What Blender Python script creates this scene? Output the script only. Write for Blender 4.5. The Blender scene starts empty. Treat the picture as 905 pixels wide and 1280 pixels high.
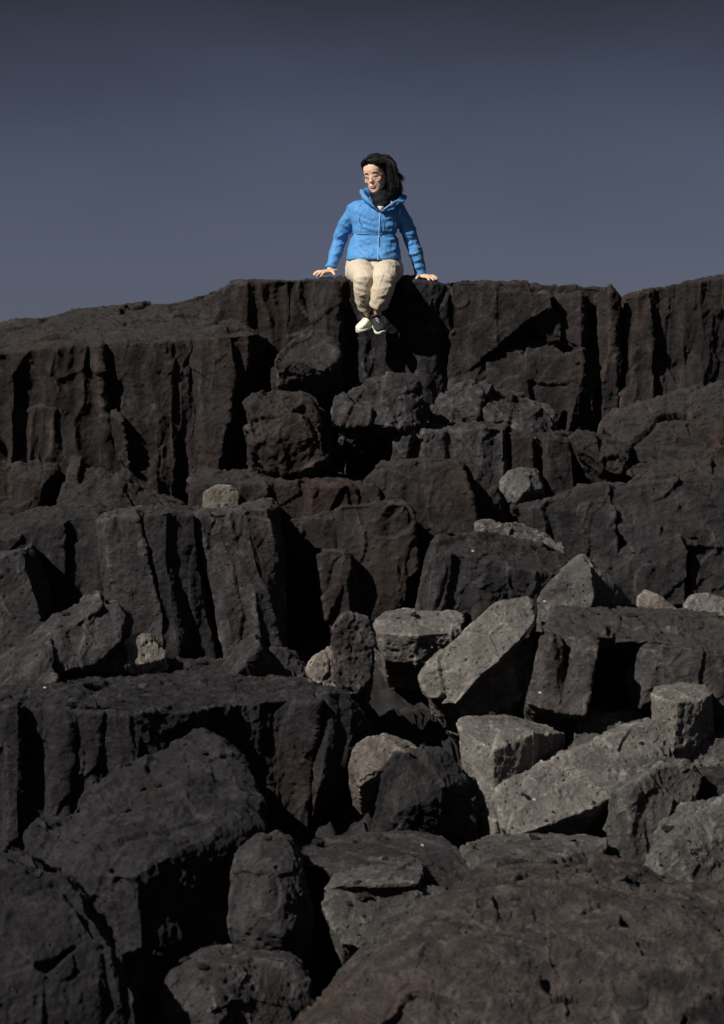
import bpy, bmesh, math, random
import numpy as np
from mathutils import Vector, Matrix, Euler

random.seed(7)
SC = bpy.context.scene
COL = SC.collection

# ------------------------------------------------------------------ camera
F, D, H0, CX = 3800.0, 20.0, 560.0, 452.5      # focal (px of 905), distance, horizon row
def at(px, py, Y):
    s = (D + Y) / F
    return Vector(((px - CX) * s, Y, (H0 - py) * s))
cam = bpy.data.cameras.new('camera')
cam.sensor_fit = 'HORIZONTAL'; cam.sensor_width = 36.0
cam.lens = F / 905 * 36
cam.shift_y = -(640 - H0) / 905
cam.clip_end = 5000; cam.clip_start = 0.1
cam.dof.use_dof = True; cam.dof.focus_distance = D - 0.1; cam.dof.aperture_fstop = 8
co = bpy.data.objects.new('camera', cam); COL.objects.link(co)
co.location = (0, -D, 0); co.rotation_euler = (math.radians(90), 0, 0)
SC.camera = co

# ------------------------------------------------------------------ light
AZ, EL = math.radians(48), math.radians(38)    # sun: to the left of and behind the camera
sun_dir = Vector((-math.sin(AZ) * math.cos(EL), -math.cos(AZ) * math.cos(EL), math.sin(EL)))
sl = bpy.data.lights.new('sun', 'SUN'); sl.energy = 5.0; sl.angle = math.radians(0.5); sl.color = (1.0, 0.955, 0.89)
so = bpy.data.objects.new('sun', sl); COL.objects.link(so)
so.rotation_euler = sun_dir.to_track_quat('Z', 'Y').to_euler()

W = bpy.data.worlds.new('World'); SC.world = W; W.use_nodes = True
nt = W.node_tree; N = nt.nodes; L = nt.links
for n in list(N): N.remove(n)
sky = N.new('ShaderNodeTexSky'); sky.sky_type = 'NISHITA'; sky.sun_disc = False
sky.sun_elevation = EL; sky.sun_rotation = math.atan2(sun_dir.x, sun_dir.y)
sky.air_density = 1.0; sky.dust_density = 1.0; sky.ozone_density = 2.0
hs = N.new('ShaderNodeHueSaturation'); hs.inputs['Saturation'].default_value = 0.52; hs.inputs['Value'].default_value = 0.25
hs.inputs['Hue'].default_value = 0.515
# a bank of dark rain cloud stands over the horizon: in view the sky darkens with elevation
tc = N.new('ShaderNodeTexCoord'); sep = N.new('ShaderNodeSeparateXYZ'); L.new(tc.outputs['Generated'], sep.inputs[0])
cn = N.new('ShaderNodeTexNoise'); cn.inputs['Scale'].default_value = 5; cn.inputs['Detail'].default_value = 5
cm = N.new('ShaderNodeMapping'); cm.inputs['Scale'].default_value = (1, 1, 2.5); L.new(tc.outputs['Generated'], cm.inputs[0]); L.new(cm.outputs[0], cn.inputs['Vector'])
am = N.new('ShaderNodeMath'); am.operation = 'MULTIPLY_ADD'; am.inputs[1].default_value = 0.065; L.new(cn.outputs['Fac'], am.inputs[0]); L.new(sep.outputs['Z'], am.inputs[2])
rp = N.new('ShaderNodeValToRGB'); L.new(am.outputs[0], rp.inputs[0])
e = rp.color_ramp.elements
e[0].position = 0.03; e[0].color = (.93, .97, 1.45, 1)
e[1].position = 0.19; e[1].color = (.215, .235, .268, 1)
m_ = e.new(0.105); m_.color = (.73, .76, 1.08, 1)
m_ = e.new(0.5); m_.color = (.75, .78, .9, 1)  # unseen upper sky, brightened to lift the fill in the shadows
mx = N.new('ShaderNodeMix'); mx.data_type = 'RGBA'; mx.blend_type = 'MULTIPLY'; mx.inputs[0].default_value = 1
L.new(sky.outputs[0], hs.inputs['Color']); L.new(hs.outputs[0], mx.inputs[6]); L.new(rp.outputs[0], mx.inputs[7])
bg = N.new('ShaderNodeBackground'); bg.inputs['Strength'].default_value = 0.1
L.new(mx.outputs[2], bg.inputs[0])
wo = N.new('ShaderNodeOutputWorld'); L.new(bg.outputs[0], wo.inputs[0])

SC.view_settings.view_transform = 'Standard'; SC.view_settings.look = 'None'
SC.view_settings.gamma = 1; SC.view_settings.exposure = 0.0
SC.render.engine = 'CYCLES'
SC.cycles.max_bounces = 5; SC.cycles.diffuse_bounces = 3
SC.cycles.use_denoising = True

# ------------------------------------------------------------------ noise in numpy
def _h(i, j, k, s):
    v = (i * 73856093) ^ (j * 19349663) ^ (k * 83492791) ^ (s * 2654435)
    v = v & 0xffffffff
    v = ((v ^ (v >> 15)) * 0x2c1b3c6d) & 0xffffffff
    v = ((v ^ (v >> 12)) * 0x297a2d39) & 0xffffffff
    return v ^ (v >> 15)
def perlin(p, s=0):
    p = np.asarray(p, dtype=np.float64)
    i = np.floor(p).astype(np.int64); f = p - i
    u = f * f * f * (f * (f * 6 - 15) + 10)
    out = 0
    for a in (0, 1):
        wa = u[:, 0] if a else 1 - u[:, 0]
        for b in (0, 1):
            wb = u[:, 1] if b else 1 - u[:, 1]
            for c in (0, 1):
                wc = u[:, 2] if c else 1 - u[:, 2]
                h = _h(i[:, 0] + a, i[:, 1] + b, i[:, 2] + c, s)
                gx = ((h & 1023) / 511.5 - 1); gy = (((h >> 10) & 1023) / 511.5 - 1); gz = (((h >> 20) & 1023) / 511.5 - 1)
                out = out + wa * wb * wc * (gx * (f[:, 0] - a) + gy * (f[:, 1] - b) + gz * (f[:, 2] - c))
    return out * 1.6
def fbm(p, o=3, s=0, g=0.5, ridge=False):
    t = 0; a = 1.0
    for k in range(o):
        n = perlin(p * (2.03 ** k), s + k)
        if ridge: n = 1 - 2 * np.abs(n) * 1.6
        t = t + a * n; a *= g
    return t
def facets(p, s=0):
    i = np.floor(p).astype(np.int64); f = p - i
    f1 = np.full(len(p), 9.0); out = np.zeros(len(p))
    for a in (-1, 0, 1):
        for b in (-1, 0, 1):
            for c in (-1, 0, 1):
                I = (i[:, 0] + a, i[:, 1] + b, i[:, 2] + c)
                h = _h(*I, s)
                x = f[:, 0] - a - (h & 1023) / 1023.0; y = f[:, 1] - b - ((h >> 10) & 1023) / 1023.0; z = f[:, 2] - c - ((h >> 20) & 1023) / 1023.0
                d = x * x + y * y + z * z
                g = _h(*I, s + 57)
                pl = ((g & 1023) / 511.5 - 1) * x + (((g >> 10) & 1023) / 511.5 - 1) * y + (((g >> 20) & 1023) / 511.5 - 1) * z + ((g >> 13) & 255) / 255.0 * .5 - .25
                m = d < f1
                f1 = np.where(m, d, f1); out = np.where(m, pl, out)
    return out
def worley(p, s=0):
    i = np.floor(p).astype(np.int64); f = p - i
    f1 = np.full(len(p), 9.0); f2 = np.full(len(p), 9.0); idv = np.zeros(len(p))
    for a in (-1, 0, 1):
        for b in (-1, 0, 1):
            for c in (-1, 0, 1):
                h = _h(i[:, 0] + a, i[:, 1] + b, i[:, 2] + c, s)
                x = (h & 1023) / 1023.0 + a - f[:, 0]; y = ((h >> 10) & 1023) / 1023.0 + b - f[:, 1]; z = ((h >> 20) & 1023) / 1023.0 + c - f[:, 2]
                d = np.sqrt(x * x + y * y + z * z)
                m = d < f1
                f2 = np.where(m, f1, np.minimum(f2, d)); f1 = np.where(m, d, f1)
                idv = np.where(m, (_h(i[:, 0] + a, i[:, 1] + b, i[:, 2] + c, s + 91) & 1023) / 1023.0, idv)
    return f1, f2, idv

# ------------------------------------------------------------------ meshes
def remesh(bm, voxel):
    me = bpy.data.meshes.new('tmp'); bm.to_mesh(me); bm.free()
    o = bpy.data.objects.new('tmp', me); COL.objects.link(o)
    r = o.modifiers.new('r', 'REMESH'); r.mode = 'VOXEL'; r.voxel_size = voxel
    dg = bpy.context.evaluated_depsgraph_get(); dg.update()
    ev = o.evaluated_get(dg); m2 = bpy.data.meshes.new_from_object(ev)
    bpy.data.objects.remove(o); bpy.data.meshes.remove(me)
    return m2
def verts_np(me):
    n = len(me.vertices); v = np.empty(n * 3, np.float32); me.vertices.foreach_get('co', v); return v.reshape(-1, 3).astype(np.float64)
def normals_np(me):
    n = len(me.vertices); v = np.empty(n * 3, np.float32); me.vertex_normals.foreach_get('vector', v); return v.reshape(-1, 3).astype(np.float64)
def set_verts(me, v):
    me.vertices.foreach_set('co', v.astype(np.float32).ravel()); me.update()
def smooth_np(me, v, it=1, k=0.5):
    ne = len(me.edges); e = np.empty(ne * 2, np.int32); me.edges.foreach_get('vertices', e); e = e.reshape(-1, 2)
    n = len(v); deg = np.bincount(e.ravel(), minlength=n).astype(float); deg[deg == 0] = 1
    for _ in range(it):
        acc = np.zeros_like(v)
        for c in range(3):
            acc[:, c] = np.bincount(e[:, 0], v[e[:, 1], c], n) + np.bincount(e[:, 1], v[e[:, 0], c], n)
        v = v + k * (acc / deg[:, None] - v)
    return v
def link(name, me, mat, parent=None, loc=None, smooth=True):
    if mat is not None:
        me.materials.clear(); me.materials.append(mat)
    if smooth: me.polygons.foreach_set('use_smooth', [True] * len(me.polygons))
    me.name = name
    o = bpy.data.objects.new(name, me); COL.objects.link(o)
    if loc is not None: o.location = loc
    if parent: o.parent = parent
    return o
def hull_into(bm, pts):
    vs = [bm.verts.new(p) for p in pts]
    r = bmesh.ops.convex_hull(bm, input=vs)
    junk = [g for g in r['geom_interior'] if isinstance(g, bmesh.types.BMVert)] + [g for g in r['geom_unused'] if isinstance(g, bmesh.types.BMVert)]
    bmesh.ops.delete(bm, geom=list(set(junk)), context='VERTS')
def parse(s):
    out = []
    for t in s.split():
        a = [float(x) for x in t.split(',')]
        out.append((a[0], a[1], a[2] if len(a) > 2 else 0.0))
    return out
# a broken lump: convex hull of measured corners, closed T metres further back
def H(Y, T, s, shrink=0.86, drop=0.22):
    pts = parse(s); f = [at(x, y, Y + d) for x, y, d in pts]
    c = sum(f, Vector()) / len(f)
    b = [Vector((c.x + (p.x - c.x) * shrink, p.y + T, c.z + (p.z - c.z) * shrink - (drop if p.z < c.z else 0))) for p in f]
    return ('h', f + b)
# a face of joined columns: rows of measured points from top to bottom, closed T metres further back
def G(Y, T, *rows, k=0.58):
    rr = [[at(x, y, Y + (d * k if abs(d) < .21 else d)) for x, y, d in parse(r)] for r in rows]
    n = len(rr[0]); assert all(len(r) == n for r in rr), [len(r) for r in rr]
    return ('g', rr, T)
def grid_into(bm, rr, T):
    n = len(rr[0]); yb = max(p.y for r in rr for p in r) + T
    V = [[bm.verts.new(p) for p in r] for r in rr]
    B = [[bm.verts.new((p.x, yb, p.z)) for p in r] for r in rr]
    m = len(V)
    for i in range(m - 1):
        for j in range(n - 1):
            bm.faces.new((V[i][j], V[i + 1][j], V[i + 1][j + 1], V[i][j + 1]))
            bm.faces.new((B[i][j], B[i][j + 1], B[i + 1][j + 1], B[i + 1][j]))
    for j in range(n - 1):
        bm.faces.new((V[0][j], V[0][j + 1], B[0][j + 1], B[0][j]))
        bm.faces.new((V[-1][j + 1], V[-1][j], B[-1][j], B[-1][j + 1]))
    for i in range(m - 1):
        bm.faces.new((V[i + 1][0], V[i][0], B[i][0], B[i + 1][0]))
        bm.faces.new((V[i][-1], V[i + 1][-1], B[i + 1][-1], B[i][-1]))

STY = {
 #        soften flute  big    facet  billow fine   pits
 'col':   (0,    .042,  .012,  .036,  .000,  .0042, .006),
 'rough': (0,    .000,  .020,  .050,  .008,  .0075, .010),
 'pale':  (1,    .000,  .012,  .024,  .000,  .0036, .014),
 'block': (0,    .016,  .012,  .044,  .000,  .0042, .006),
 'crag':  (0,    .000,  .024,  .040,  .003,  .0060, .008),
 'fore':  (1,    .000,  .045,  .045,  .002,  .0045, .012),
}
_seed = [3]
def rock(name, label, cat, style, mat, shapes, amp=1.0, px=1.3, group=None, kind=None):
    _seed[0] += 1; sd = _seed[0]
    bm = bmesh.new(); ys = []
    for s in shapes:
        if s[0] == 'h':
            hull_into(bm, s[1]); ys += [p.y for p in s[1]]
        else:
            grid_into(bm, s[1], s[2]); ys += [p.y for r in s[1] for p in r]
    bmesh.ops.recalc_face_normals(bm, faces=bm.faces[:])
    dist = D + min(ys)
    vox = px * dist / (F * 0.8)
    me = remesh(bm, vox)
    soft, fl, big, fac, bil, fine, pit = STY[style]
    v = verts_np(me); v = smooth_np(me, v, soft + 1, 0.5); set_verts(me, v)
    set_verts(me, smooth_np(me, v, 7, 0.6)); nn = normals_np(me)
    ext = v.max(0) - v.min(0); size = float(np.median(ext))
    k = amp * min(1.0, max(0.4, size / 0.6))
    off = np.array([sd * 3.7, sd * 1.9, sd * 5.3])
    p = v + off
    d = np.zeros(len(v))
    w = v + 0.05 * np.stack([perlin(p * 4, 61), perlin(p * 4, 62), perlin(p * 4, 63)], 1) + off
    side = np.clip((0.62 - np.abs(nn[:, 2])) / .3, 0, 1)
    if fl: d += side * fl * k * (fbm(w * np.array([5.0, 5.0, 0.55]), 2, sd, .5, True) * .5)
    d += big * k * 1.4 * fbm(p * (1.3 / max(size, 0.3) + 1.0), 2, sd + 5)
    q = 1.0 / max(0.6, min(1.3, size))
    st = np.array([1, 1, .55]) if fl else np.array([1, 1, .8])
    d += fac * k * facets(w * 3.2 * q * st, sd)
    d += fac * .36 * k * facets(w * 8.5 * st, sd + 1)
    d += fac * .11 * facets(p * 21, sd + 2)
    d += bil * (fbm(w * 15.0, 2, sd + 9, 0.55, True) * 0.5)
    d += fine * (fbm(p * 30, 3, sd + 13, 0.7))
    if pit:
        f1, f2, idv = worley(p * 26, sd + 2)
        d -= pit * 1.3 * np.clip(0.42 - f1, 0, 1) / 0.42 * (idv > 0.55)
    # flat tops of the flow are clinkery
    up = np.clip((nn[:, 2] - 0.80) / 0.15, 0, 1)
    if style in ('col', 'block', 'crag'):
        d += up * (0.016 * fbm(p * np.array([5, 5, 14.0]), 3, sd + 21, 0.6, True) * 0.6 + 0.006 * fbm(p * 30, 2, sd + 22))
    v = smooth_np(me, v + nn * d[:, None], 4 if style == 'crag' else 1, .4)
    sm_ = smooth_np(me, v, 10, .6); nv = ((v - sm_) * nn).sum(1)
    edge_light = np.clip((nv / (vox * .9) - .12) / .75, 0, 1) * (.45 if style in ('fore', 'crag') else 1)  # mask of convex edges that take the painted highlight
    base = np.array([(v[:, 0].min() + v[:, 0].max()) / 2, (v[:, 1].min() + v[:, 1].max()) / 2, v[:, 2].min()])
    set_verts(me, v - base)
    me.attributes.new('edge_light', 'FLOAT', 'POINT').data.foreach_set('value', edge_light.astype(np.float32))
    o = link(name, me, mat, loc=Vector(base))
    o['label'] = label; o['category'] = cat
    if group: o['group'] = group
    o['kind'] = kind or 'thing'
    return o

# ------------------------------------------------------------------ materials
DK = .67
def basalt(name, c1, c2, c3, rust=0.0, rustc=(.075, .032, .018), pits=0.3, dust=0.0, scale=1.0, bump=0.9, streak=.8):
    c1, c2, c3, rustc = [tuple(x * DK * f for x in c) for c, f in ((c1, .62), (c2, 1.0), (c3, 1.3), (rustc, 1.0))]
    m = bpy.data.materials.new(name); m.use_nodes = True
    nt = m.node_tree; N = nt.nodes; L = nt.links
    b = N['Principled BSDF']; b.inputs['Roughness'].default_value = 0.92; b.inputs['Specular IOR Level'].default_value = 0.25
    tc = N.new('ShaderNodeTexCoord'); oi = N.new('ShaderNodeObjectInfo')
    add = N.new('ShaderNodeVectorMath'); add.operation = 'ADD'
    L.new(tc.outputs['Object'], add.inputs[0])
    mr = N.new('ShaderNodeVectorMath'); mr.operation = 'SCALE'; mr.inputs[0].default_value = (31, 17, 23); L.new(oi.outputs['Random'], mr.inputs['Scale'])
    L.new(mr.outputs[0], add.inputs[1])
    def noise(sc, det, rough, vec=None, dist=0.0):
        n = N.new('ShaderNodeTexNoise'); n.inputs['Scale'].default_value = sc * scale; n.inputs['Detail'].default_value = det
        n.inputs['Roughness'].default_value = rough; n.inputs['Distortion'].default_value = dist
        L.new((vec or add).outputs[0], n.inputs['Vector']); return n
    def ramp(src, p0, p1, ca=(0, 0, 0, 1), cb=(1, 1, 1, 1)):
        r = N.new('ShaderNodeValToRGB'); r.color_ramp.elements[0].position = p0; r.color_ramp.elements[1].position = p1
        r.color_ramp.elements[0].color = ca; r.color_ramp.elements[1].color = cb; L.new(src, r.inputs[0]); return r
    def mix(fac, a, bcol, mode='MIX'):
        x = N.new('ShaderNodeMix'); x.data_type = 'RGBA'; x.blend_type = mode
        for s, i in ((fac, 0), (a, 6), (bcol, 7)):
            if hasattr(s, 'links'): L.new(s, x.inputs[i])
            elif i == 0: x.inputs[0].default_value = s
            else: x.inputs[i].default_value = (*s, 1) if len(s) == 3 else s
        return x.outputs[2]
    n1 = noise(1.6, 5, .6, dist=.6); n2 = noise(9, 6, .7, dist=.3); n3 = noise(70, 5, .8)
    col = mix(ramp(n1.outputs['Fac'], .36, .64).outputs[0], c1, c2)
    col = mix(ramp(n2.outputs['Fac'], .44, .72).outputs[0], col, c3)
    if rust:
        st = N.new('ShaderNodeMapping'); st.inputs['Scale'].default_value = (1.0, 1.0, .45); L.new(add.outputs[0], st.inputs[0])
        n4 = noise(1.9, 5, .65, st, .4)
        r = ramp(n4.outputs['Fac'], .62 - .22 * rust, .80 - .18 * rust)
        rm = N.new('ShaderNodeMath'); rm.operation = 'MULTIPLY'; rm.inputs[1].default_value = min(1, .45 + rust * .4); L.new(r.outputs[0], rm.inputs[0])
        col = mix(rm.outputs[0], col, rustc)
    # rain streaks down the faces
    sk = N.new('ShaderNodeMapping'); sk.inputs['Scale'].default_value = (7.0, 7.0, .7); L.new(add.outputs[0], sk.inputs[0])
    n5 = noise(1.6, 4, .6, sk, .3)
    sr = ramp(n5.outputs['Fac'], .35, .68, (1.25, 1.22, 1.18, 1), (.62, .61, .61, 1)); col = mix(streak, col, sr.outputs[0], 'MULTIPLY')
    # speckle and per rock tone
    sp = ramp(n3.outputs['Fac'], .25, .75, (.5, .5, .5, 1), (1.5, 1.5, 1.5, 1))
    col = mix(1.0, col, sp.outputs[0], 'MULTIPLY')
    tn = N.new('ShaderNodeMapRange'); tn.inputs[3].default_value = .86; tn.inputs[4].default_value = 1.14; L.new(oi.outputs['Random'], tn.inputs[0])
    cx = N.new('ShaderNodeCombineColor'); [L.new(tn.outputs[0], cx.inputs[i]) for i in range(3)]
    col = mix(1.0, col, cx.outputs[0], 'MULTIPLY')
    # paler arrises: lit-edge highlights painted into the colour of convex edges
    at_ = N.new('ShaderNodeAttribute'); at_.attribute_name = 'edge_light'
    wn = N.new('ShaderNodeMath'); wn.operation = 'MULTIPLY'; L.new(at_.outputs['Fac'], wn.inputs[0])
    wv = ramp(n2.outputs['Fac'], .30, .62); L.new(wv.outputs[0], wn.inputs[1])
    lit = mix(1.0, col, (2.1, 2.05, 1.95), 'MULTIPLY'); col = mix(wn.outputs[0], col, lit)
    # vesicles
    vo = N.new('ShaderNodeTexVoronoi'); vo.inputs['Scale'].default_value = 34 * scale; L.new(add.outputs[0], vo.inputs['Vector'])
    vsep = N.new('ShaderNodeSeparateColor'); L.new(vo.outputs['Color'], vsep.inputs[0])
    vr = N.new('ShaderNodeMapRange'); vr.inputs[1].default_value = 0.02; L.new(vo.outputs['Distance'], vr.inputs[0])
    vs = N.new('ShaderNodeMath'); vs.operation = 'MULTIPLY'; vs.inputs[1].default_value = .34; L.new(vsep.outputs[0], vs.inputs[0]); L.new(vs.outputs[0], vr.inputs[2])
    pm = N.new('ShaderNodeMath'); pm.operation = 'GREATER_THAN'; pm.inputs[1].default_value = 1 - pits; L.new(vsep.outputs[1], pm.inputs[0])
    inv = N.new('ShaderNodeMath'); inv.operation = 'SUBTRACT'; inv.inputs[0].default_value = 1; L.new(vr.outputs[0], inv.inputs[1])
    pf = N.new('ShaderNodeMath'); pf.operation = 'MULTIPLY'; L.new(inv.outputs[0], pf.inputs[0]); L.new(pm.outputs[0], pf.inputs[1]); pf.use_clamp = True
    if dust:
        ge = N.new('ShaderNodeNewGeometry'); sx = N.new('ShaderNodeSeparateXYZ'); L.new(ge.outputs['Normal'], sx.inputs[0])
        du = N.new('ShaderNodeMath'); du.operation = 'MULTIPLY_ADD'; du.inputs[1].default_value = .5; L.new(n2.outputs['Fac'], du.inputs[0]); L.new(sx.outputs['Z'], du.inputs[2])
        dr = ramp(du.outputs[0], .72, 1.2); dm = N.new('ShaderNodeMath'); dm.operation = 'MULTIPLY'; dm.inputs[1].default_value = dust; L.new(dr.outputs[0], dm.inputs[0])
        col = mix(dm.outputs[0], col, (.040, .037, .035))
    L.new(col, b.inputs['Base Color'])
    hsum = N.new('ShaderNodeMath'); hsum.operation = 'MULTIPLY_ADD'; hsum.inputs[1].default_value = .45; L.new(n3.outputs['Fac'], hsum.inputs[0]); L.new(n2.outputs['Fac'], hsum.inputs[2])
    h2 = N.new('ShaderNodeMath'); h2.operation = 'MULTIPLY_ADD'; h2.inputs[1].default_value = -1.2; L.new(pf.outputs[0], h2.inputs[0]); L.new(hsum.outputs[0], h2.inputs[2])
    bp = N.new('ShaderNodeBump'); bp.inputs['Strength'].default_value = bump; bp.inputs['Distance'].default_value = .035; L.new(h2.outputs[0], bp.inputs['Height'])
    L.new(bp.outputs[0], b.inputs['Normal'])
    return m
M = {}
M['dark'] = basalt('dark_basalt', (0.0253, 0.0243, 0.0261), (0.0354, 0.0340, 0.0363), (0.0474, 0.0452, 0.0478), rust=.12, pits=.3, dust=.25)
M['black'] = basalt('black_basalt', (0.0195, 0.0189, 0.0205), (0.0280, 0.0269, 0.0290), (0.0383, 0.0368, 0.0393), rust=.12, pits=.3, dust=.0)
M['cap'] = basalt('dark_capped_basalt', (0.0671, 0.0618, 0.0618), (0.0895, 0.0813, 0.0800), (0.1078, 0.0975, 0.0956), rust=.1, pits=.35, dust=1.0, streak=.4)
M['brown'] = basalt('brown_basalt', (0.0259, 0.0229, 0.0228), (0.0365, 0.0313, 0.0308), (0.0479, 0.0418, 0.0414), rust=.55, rustc=(.058, .030, .021), pits=.25, dust=.6)
M['red'] = basalt('reddish_basalt', (0.0244, 0.0208, 0.0213), (0.0355, 0.0300, 0.0303), (0.0436, 0.0385, 0.0393), rust=.6, rustc=(.050, .029, .022), pits=.2, dust=.3)
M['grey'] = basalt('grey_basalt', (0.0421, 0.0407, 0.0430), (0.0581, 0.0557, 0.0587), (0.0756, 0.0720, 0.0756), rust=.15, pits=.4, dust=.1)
M['warm'] = basalt('warm_grey_basalt', (0.0918, 0.0875, 0.0832), (0.1256, 0.1187, 0.1121), (0.1537, 0.1452, 0.1368), rust=.2, rustc=(.085, .055, .038), pits=.55, streak=.15)
M['pale'] = basalt('pale_basalt', (0.1653, 0.1538, 0.1410), (0.2154, 0.1986, 0.1808), (0.2620, 0.2415, 0.2198), rust=.2, rustc=(.115, .080, .058), pits=.65, streak=.15)
M['stone'] = basalt('pale_stone', (0.1904, 0.1670, 0.1464), (0.2458, 0.2141, 0.1866), (0.3172, 0.2758, 0.2414), rust=.3, rustc=(.15, .095, .07), pits=.5, streak=.15)
M['ochre'] = basalt('ochre_stained_basalt', (0.0322, 0.0299, 0.0313), (0.0624, 0.0528, 0.0494), (0.1061, 0.0893, 0.0799), rust=.5, rustc=(.100, .062, .045), pits=.45, streak=.1)
def plain(name, col, rough=0.7, spec=0.3, var=0.0, vs=30, bump=0.0, coat=0.0, sss=0.0):
    m = bpy.data.materials.new(name); m.use_nodes = True; nt = m.node_tree; N = nt.nodes; L = nt.links
    b = N['Principled BSDF']; b.inputs['Roughness'].default_value = rough; b.inputs['Specular IOR Level'].default_value = spec
    tc = N.new('ShaderNodeTexCoord'); n = N.new('ShaderNodeTexNoise'); n.inputs['Scale'].default_value = vs; n.inputs['Detail'].default_value = 4
    L.new(tc.outputs['Object'], n.inputs['Vector'])
    r = N.new('ShaderNodeValToRGB'); r.color_ramp.elements[0].position = .3; r.color_ramp.elements[1].position = .7
    r.color_ramp.elements[0].color = (*[c * (1 - var) for c in col], 1); r.color_ramp.elements[1].color = (*[min(1, c * (1 + var)) for c in col], 1)
    L.new(n.outputs['Fac'], r.inputs[0]); L.new(r.outputs[0], b.inputs['Base Color'])
    if bump:
        bp = N.new('ShaderNodeBump'); bp.inputs['Strength'].default_value = bump; bp.inputs['Distance'].default_value = .004
        L.new(n.outputs['Fac'], bp.inputs['Height']); L.new(bp.outputs[0], b.inputs['Normal'])
    if sss:
        b.inputs['Subsurface Weight'].default_value = sss; b.inputs['Subsurface Radius'].default_value = (.01, .004, .002)
    return m
# ------------------------------------------------------------------ ground
def ground_z(x, y):
    ys = [-400, -40, -20, -12, -9, -6.5, -5, -3.6, -2.6, -1.6, -0.6, 0.6, 1.2, 3, 12, 60, 800]
    zs = [-3.9, -3.3, -2.9, -2.9, -2.95, -2.5, -2.15, -1.72, -1.4, -.95, -.45, -.1, .1, .35, .1, -3, -40]
    return np.interp(y, ys, zs)
def build_ground():
    xs = np.concatenate([np.linspace(-900, -8, 24), np.arange(-7.5, -2.6, 0.12), np.arange(-2.6, 2.6, 0.028), np.arange(2.6, 7.51, 0.12), np.linspace(8, 900, 24)])
    ys = np.concatenate([np.linspace(-400, -20, 20), np.arange(-19, -10, 0.12), np.arange(-10, .6, 0.028), np.arange(.6, 4.01, 0.1), np.linspace(4.5, 800, 30)])
    X, Y = np.meshgrid(xs, ys); P = np.stack([X.ravel(), Y.ravel(), np.zeros(X.size)], 1)
    near = np.exp(-((P[:, 0] / 7) ** 2)) * (np.abs(P[:, 1] + 8) < 13)
    z = ground_z(P[:, 0], P[:, 1]) + near * (0.10 * fbm(P * 1.3, 3, 3, .5) + .035 * fbm(P * 6, 3, 8, .6, True) * .5)
    z += near * (.13 * facets(P * 2.6 + .3 * perlin(P * 5, 4)[:, None], 5) + .06 * facets(P * 6.5, 6) + .012 * fbm(P * 20, 2, 9))
    P[:, 2] = z
    ny, nx = X.shape
    idx = np.arange(nx * ny).reshape(ny, nx)
    faces = np.stack([idx[:-1, :-1], idx[:-1, 1:], idx[1:, 1:], idx[1:, :-1]], -1).reshape(-1, 4)
    me = bpy.data.meshes.new('ground'); me.from_pydata(P.tolist(), [], faces.tolist())
    o = link('ground', me, M['dark']); o['kind'] = 'structure'; o['label'] = 'dark broken lava ground under the rocks'; o['category'] = 'ground'
build_ground()

# ------------------------------------------------------------------ upper cliff
CL = dict(cat='cliff', kind='structure')
rock('cliff', 'dark columnar cliff wall left of the seated woman, behind the left ledge', style='col', mat=M['brown'], **CL, shapes=[
 G(0, 2.2,
  '262,372,.5 270,367,.28 275,362,.14 292,355,.04 309,353,-.05 316,352,-.01 352,351,.03 358,351,-.04 364,351,.0 384,350,.02 394,350,-.03 420,350,-.06 432,350,.0 438,350,.35',
  '262,420,.5 270,420,.28 275,420,.12 294,420,.04 310,420,-.05 317,420,.0 352,420,.03 358,420,-.04 364,420,.0 386,420,.03 396,420,-.04 424,420,-.10 429,420,.16 436,420,.35',
  '262,610,.5 270,610,.3 275,610,.12 296,610,.05 312,610,-.04 318,610,.0 354,610,.03 360,610,-.03 366,610,.0 388,610,.03 400,610,-.06 425,610,-.14 430,610,.16 436,610,.35')])
rock('cliff', 'dark cliff wall the woman sits on, with her shadow on its face', style='col', mat=M['dark'], **CL, shapes=[
 G(0, 2.2,
  '405,351,.12 440,350,.0 470,350,.02 498,350,.0 516,350,-.04 528,351,-.05 548,353,.02 559,357,.05 562,359,.3',
  '415,420,.20 440,420,.10 472,420,.06 500,420,.04 522,420,-.06 530,420,-.06 550,420,.06 560,420,.09 562,420,.3',
  '415,610,.28 440,610,.14 474,610,.08 500,610,.06 524,610,-.06 532,610,-.06 552,610,.10 559,610,.13 562,610,.3')])
rock('cliff', 'reddish dark cliff block with a diagonal overhang, right of the woman', style='block', mat=M['red'], **CL, amp=.9, shapes=[
 H(.16, 2, '563,356 600,353 650,364 690,368 762,360 772,374 772,610 563,610', 1),
 H(0, .7, '563,354,.0 598,351,-.05 612,359,-.07 652,364,-.10 692,369,-.10 688,384,-.11 660,402,-.12 644,412,-.08 610,440,-.03 563,480,.04'),
 H(0, .6, '563,478,.02 610,440,.03 650,418,.10 700,436,.02 716,446,-.05 712,490,-.07 690,560,-.05 600,560,.0 563,560,.02'),
 H(0, .6, '668,402,.02 690,384,.0 700,400,-.02 702,428,-.02 680,428,.03'),
 H(0, .6, '694,372,.04 726,365,-.02 737,368,.04 740,420,.04 726,434,-.08 704,426,.02'),
 H(0, .6, '712,440,-.08 728,432,-.12 742,436,.02 732,452,-.13 728,470,-.13 720,500,-.11 705,560,-.08 750,560,.08 '),
 H(0, .6, '741,368,.08 750,361,-.02 763,357,-.10 771,373,-.04 773,440,.0 772,520,.02 752,540,.04 745,470,.10')])
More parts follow.
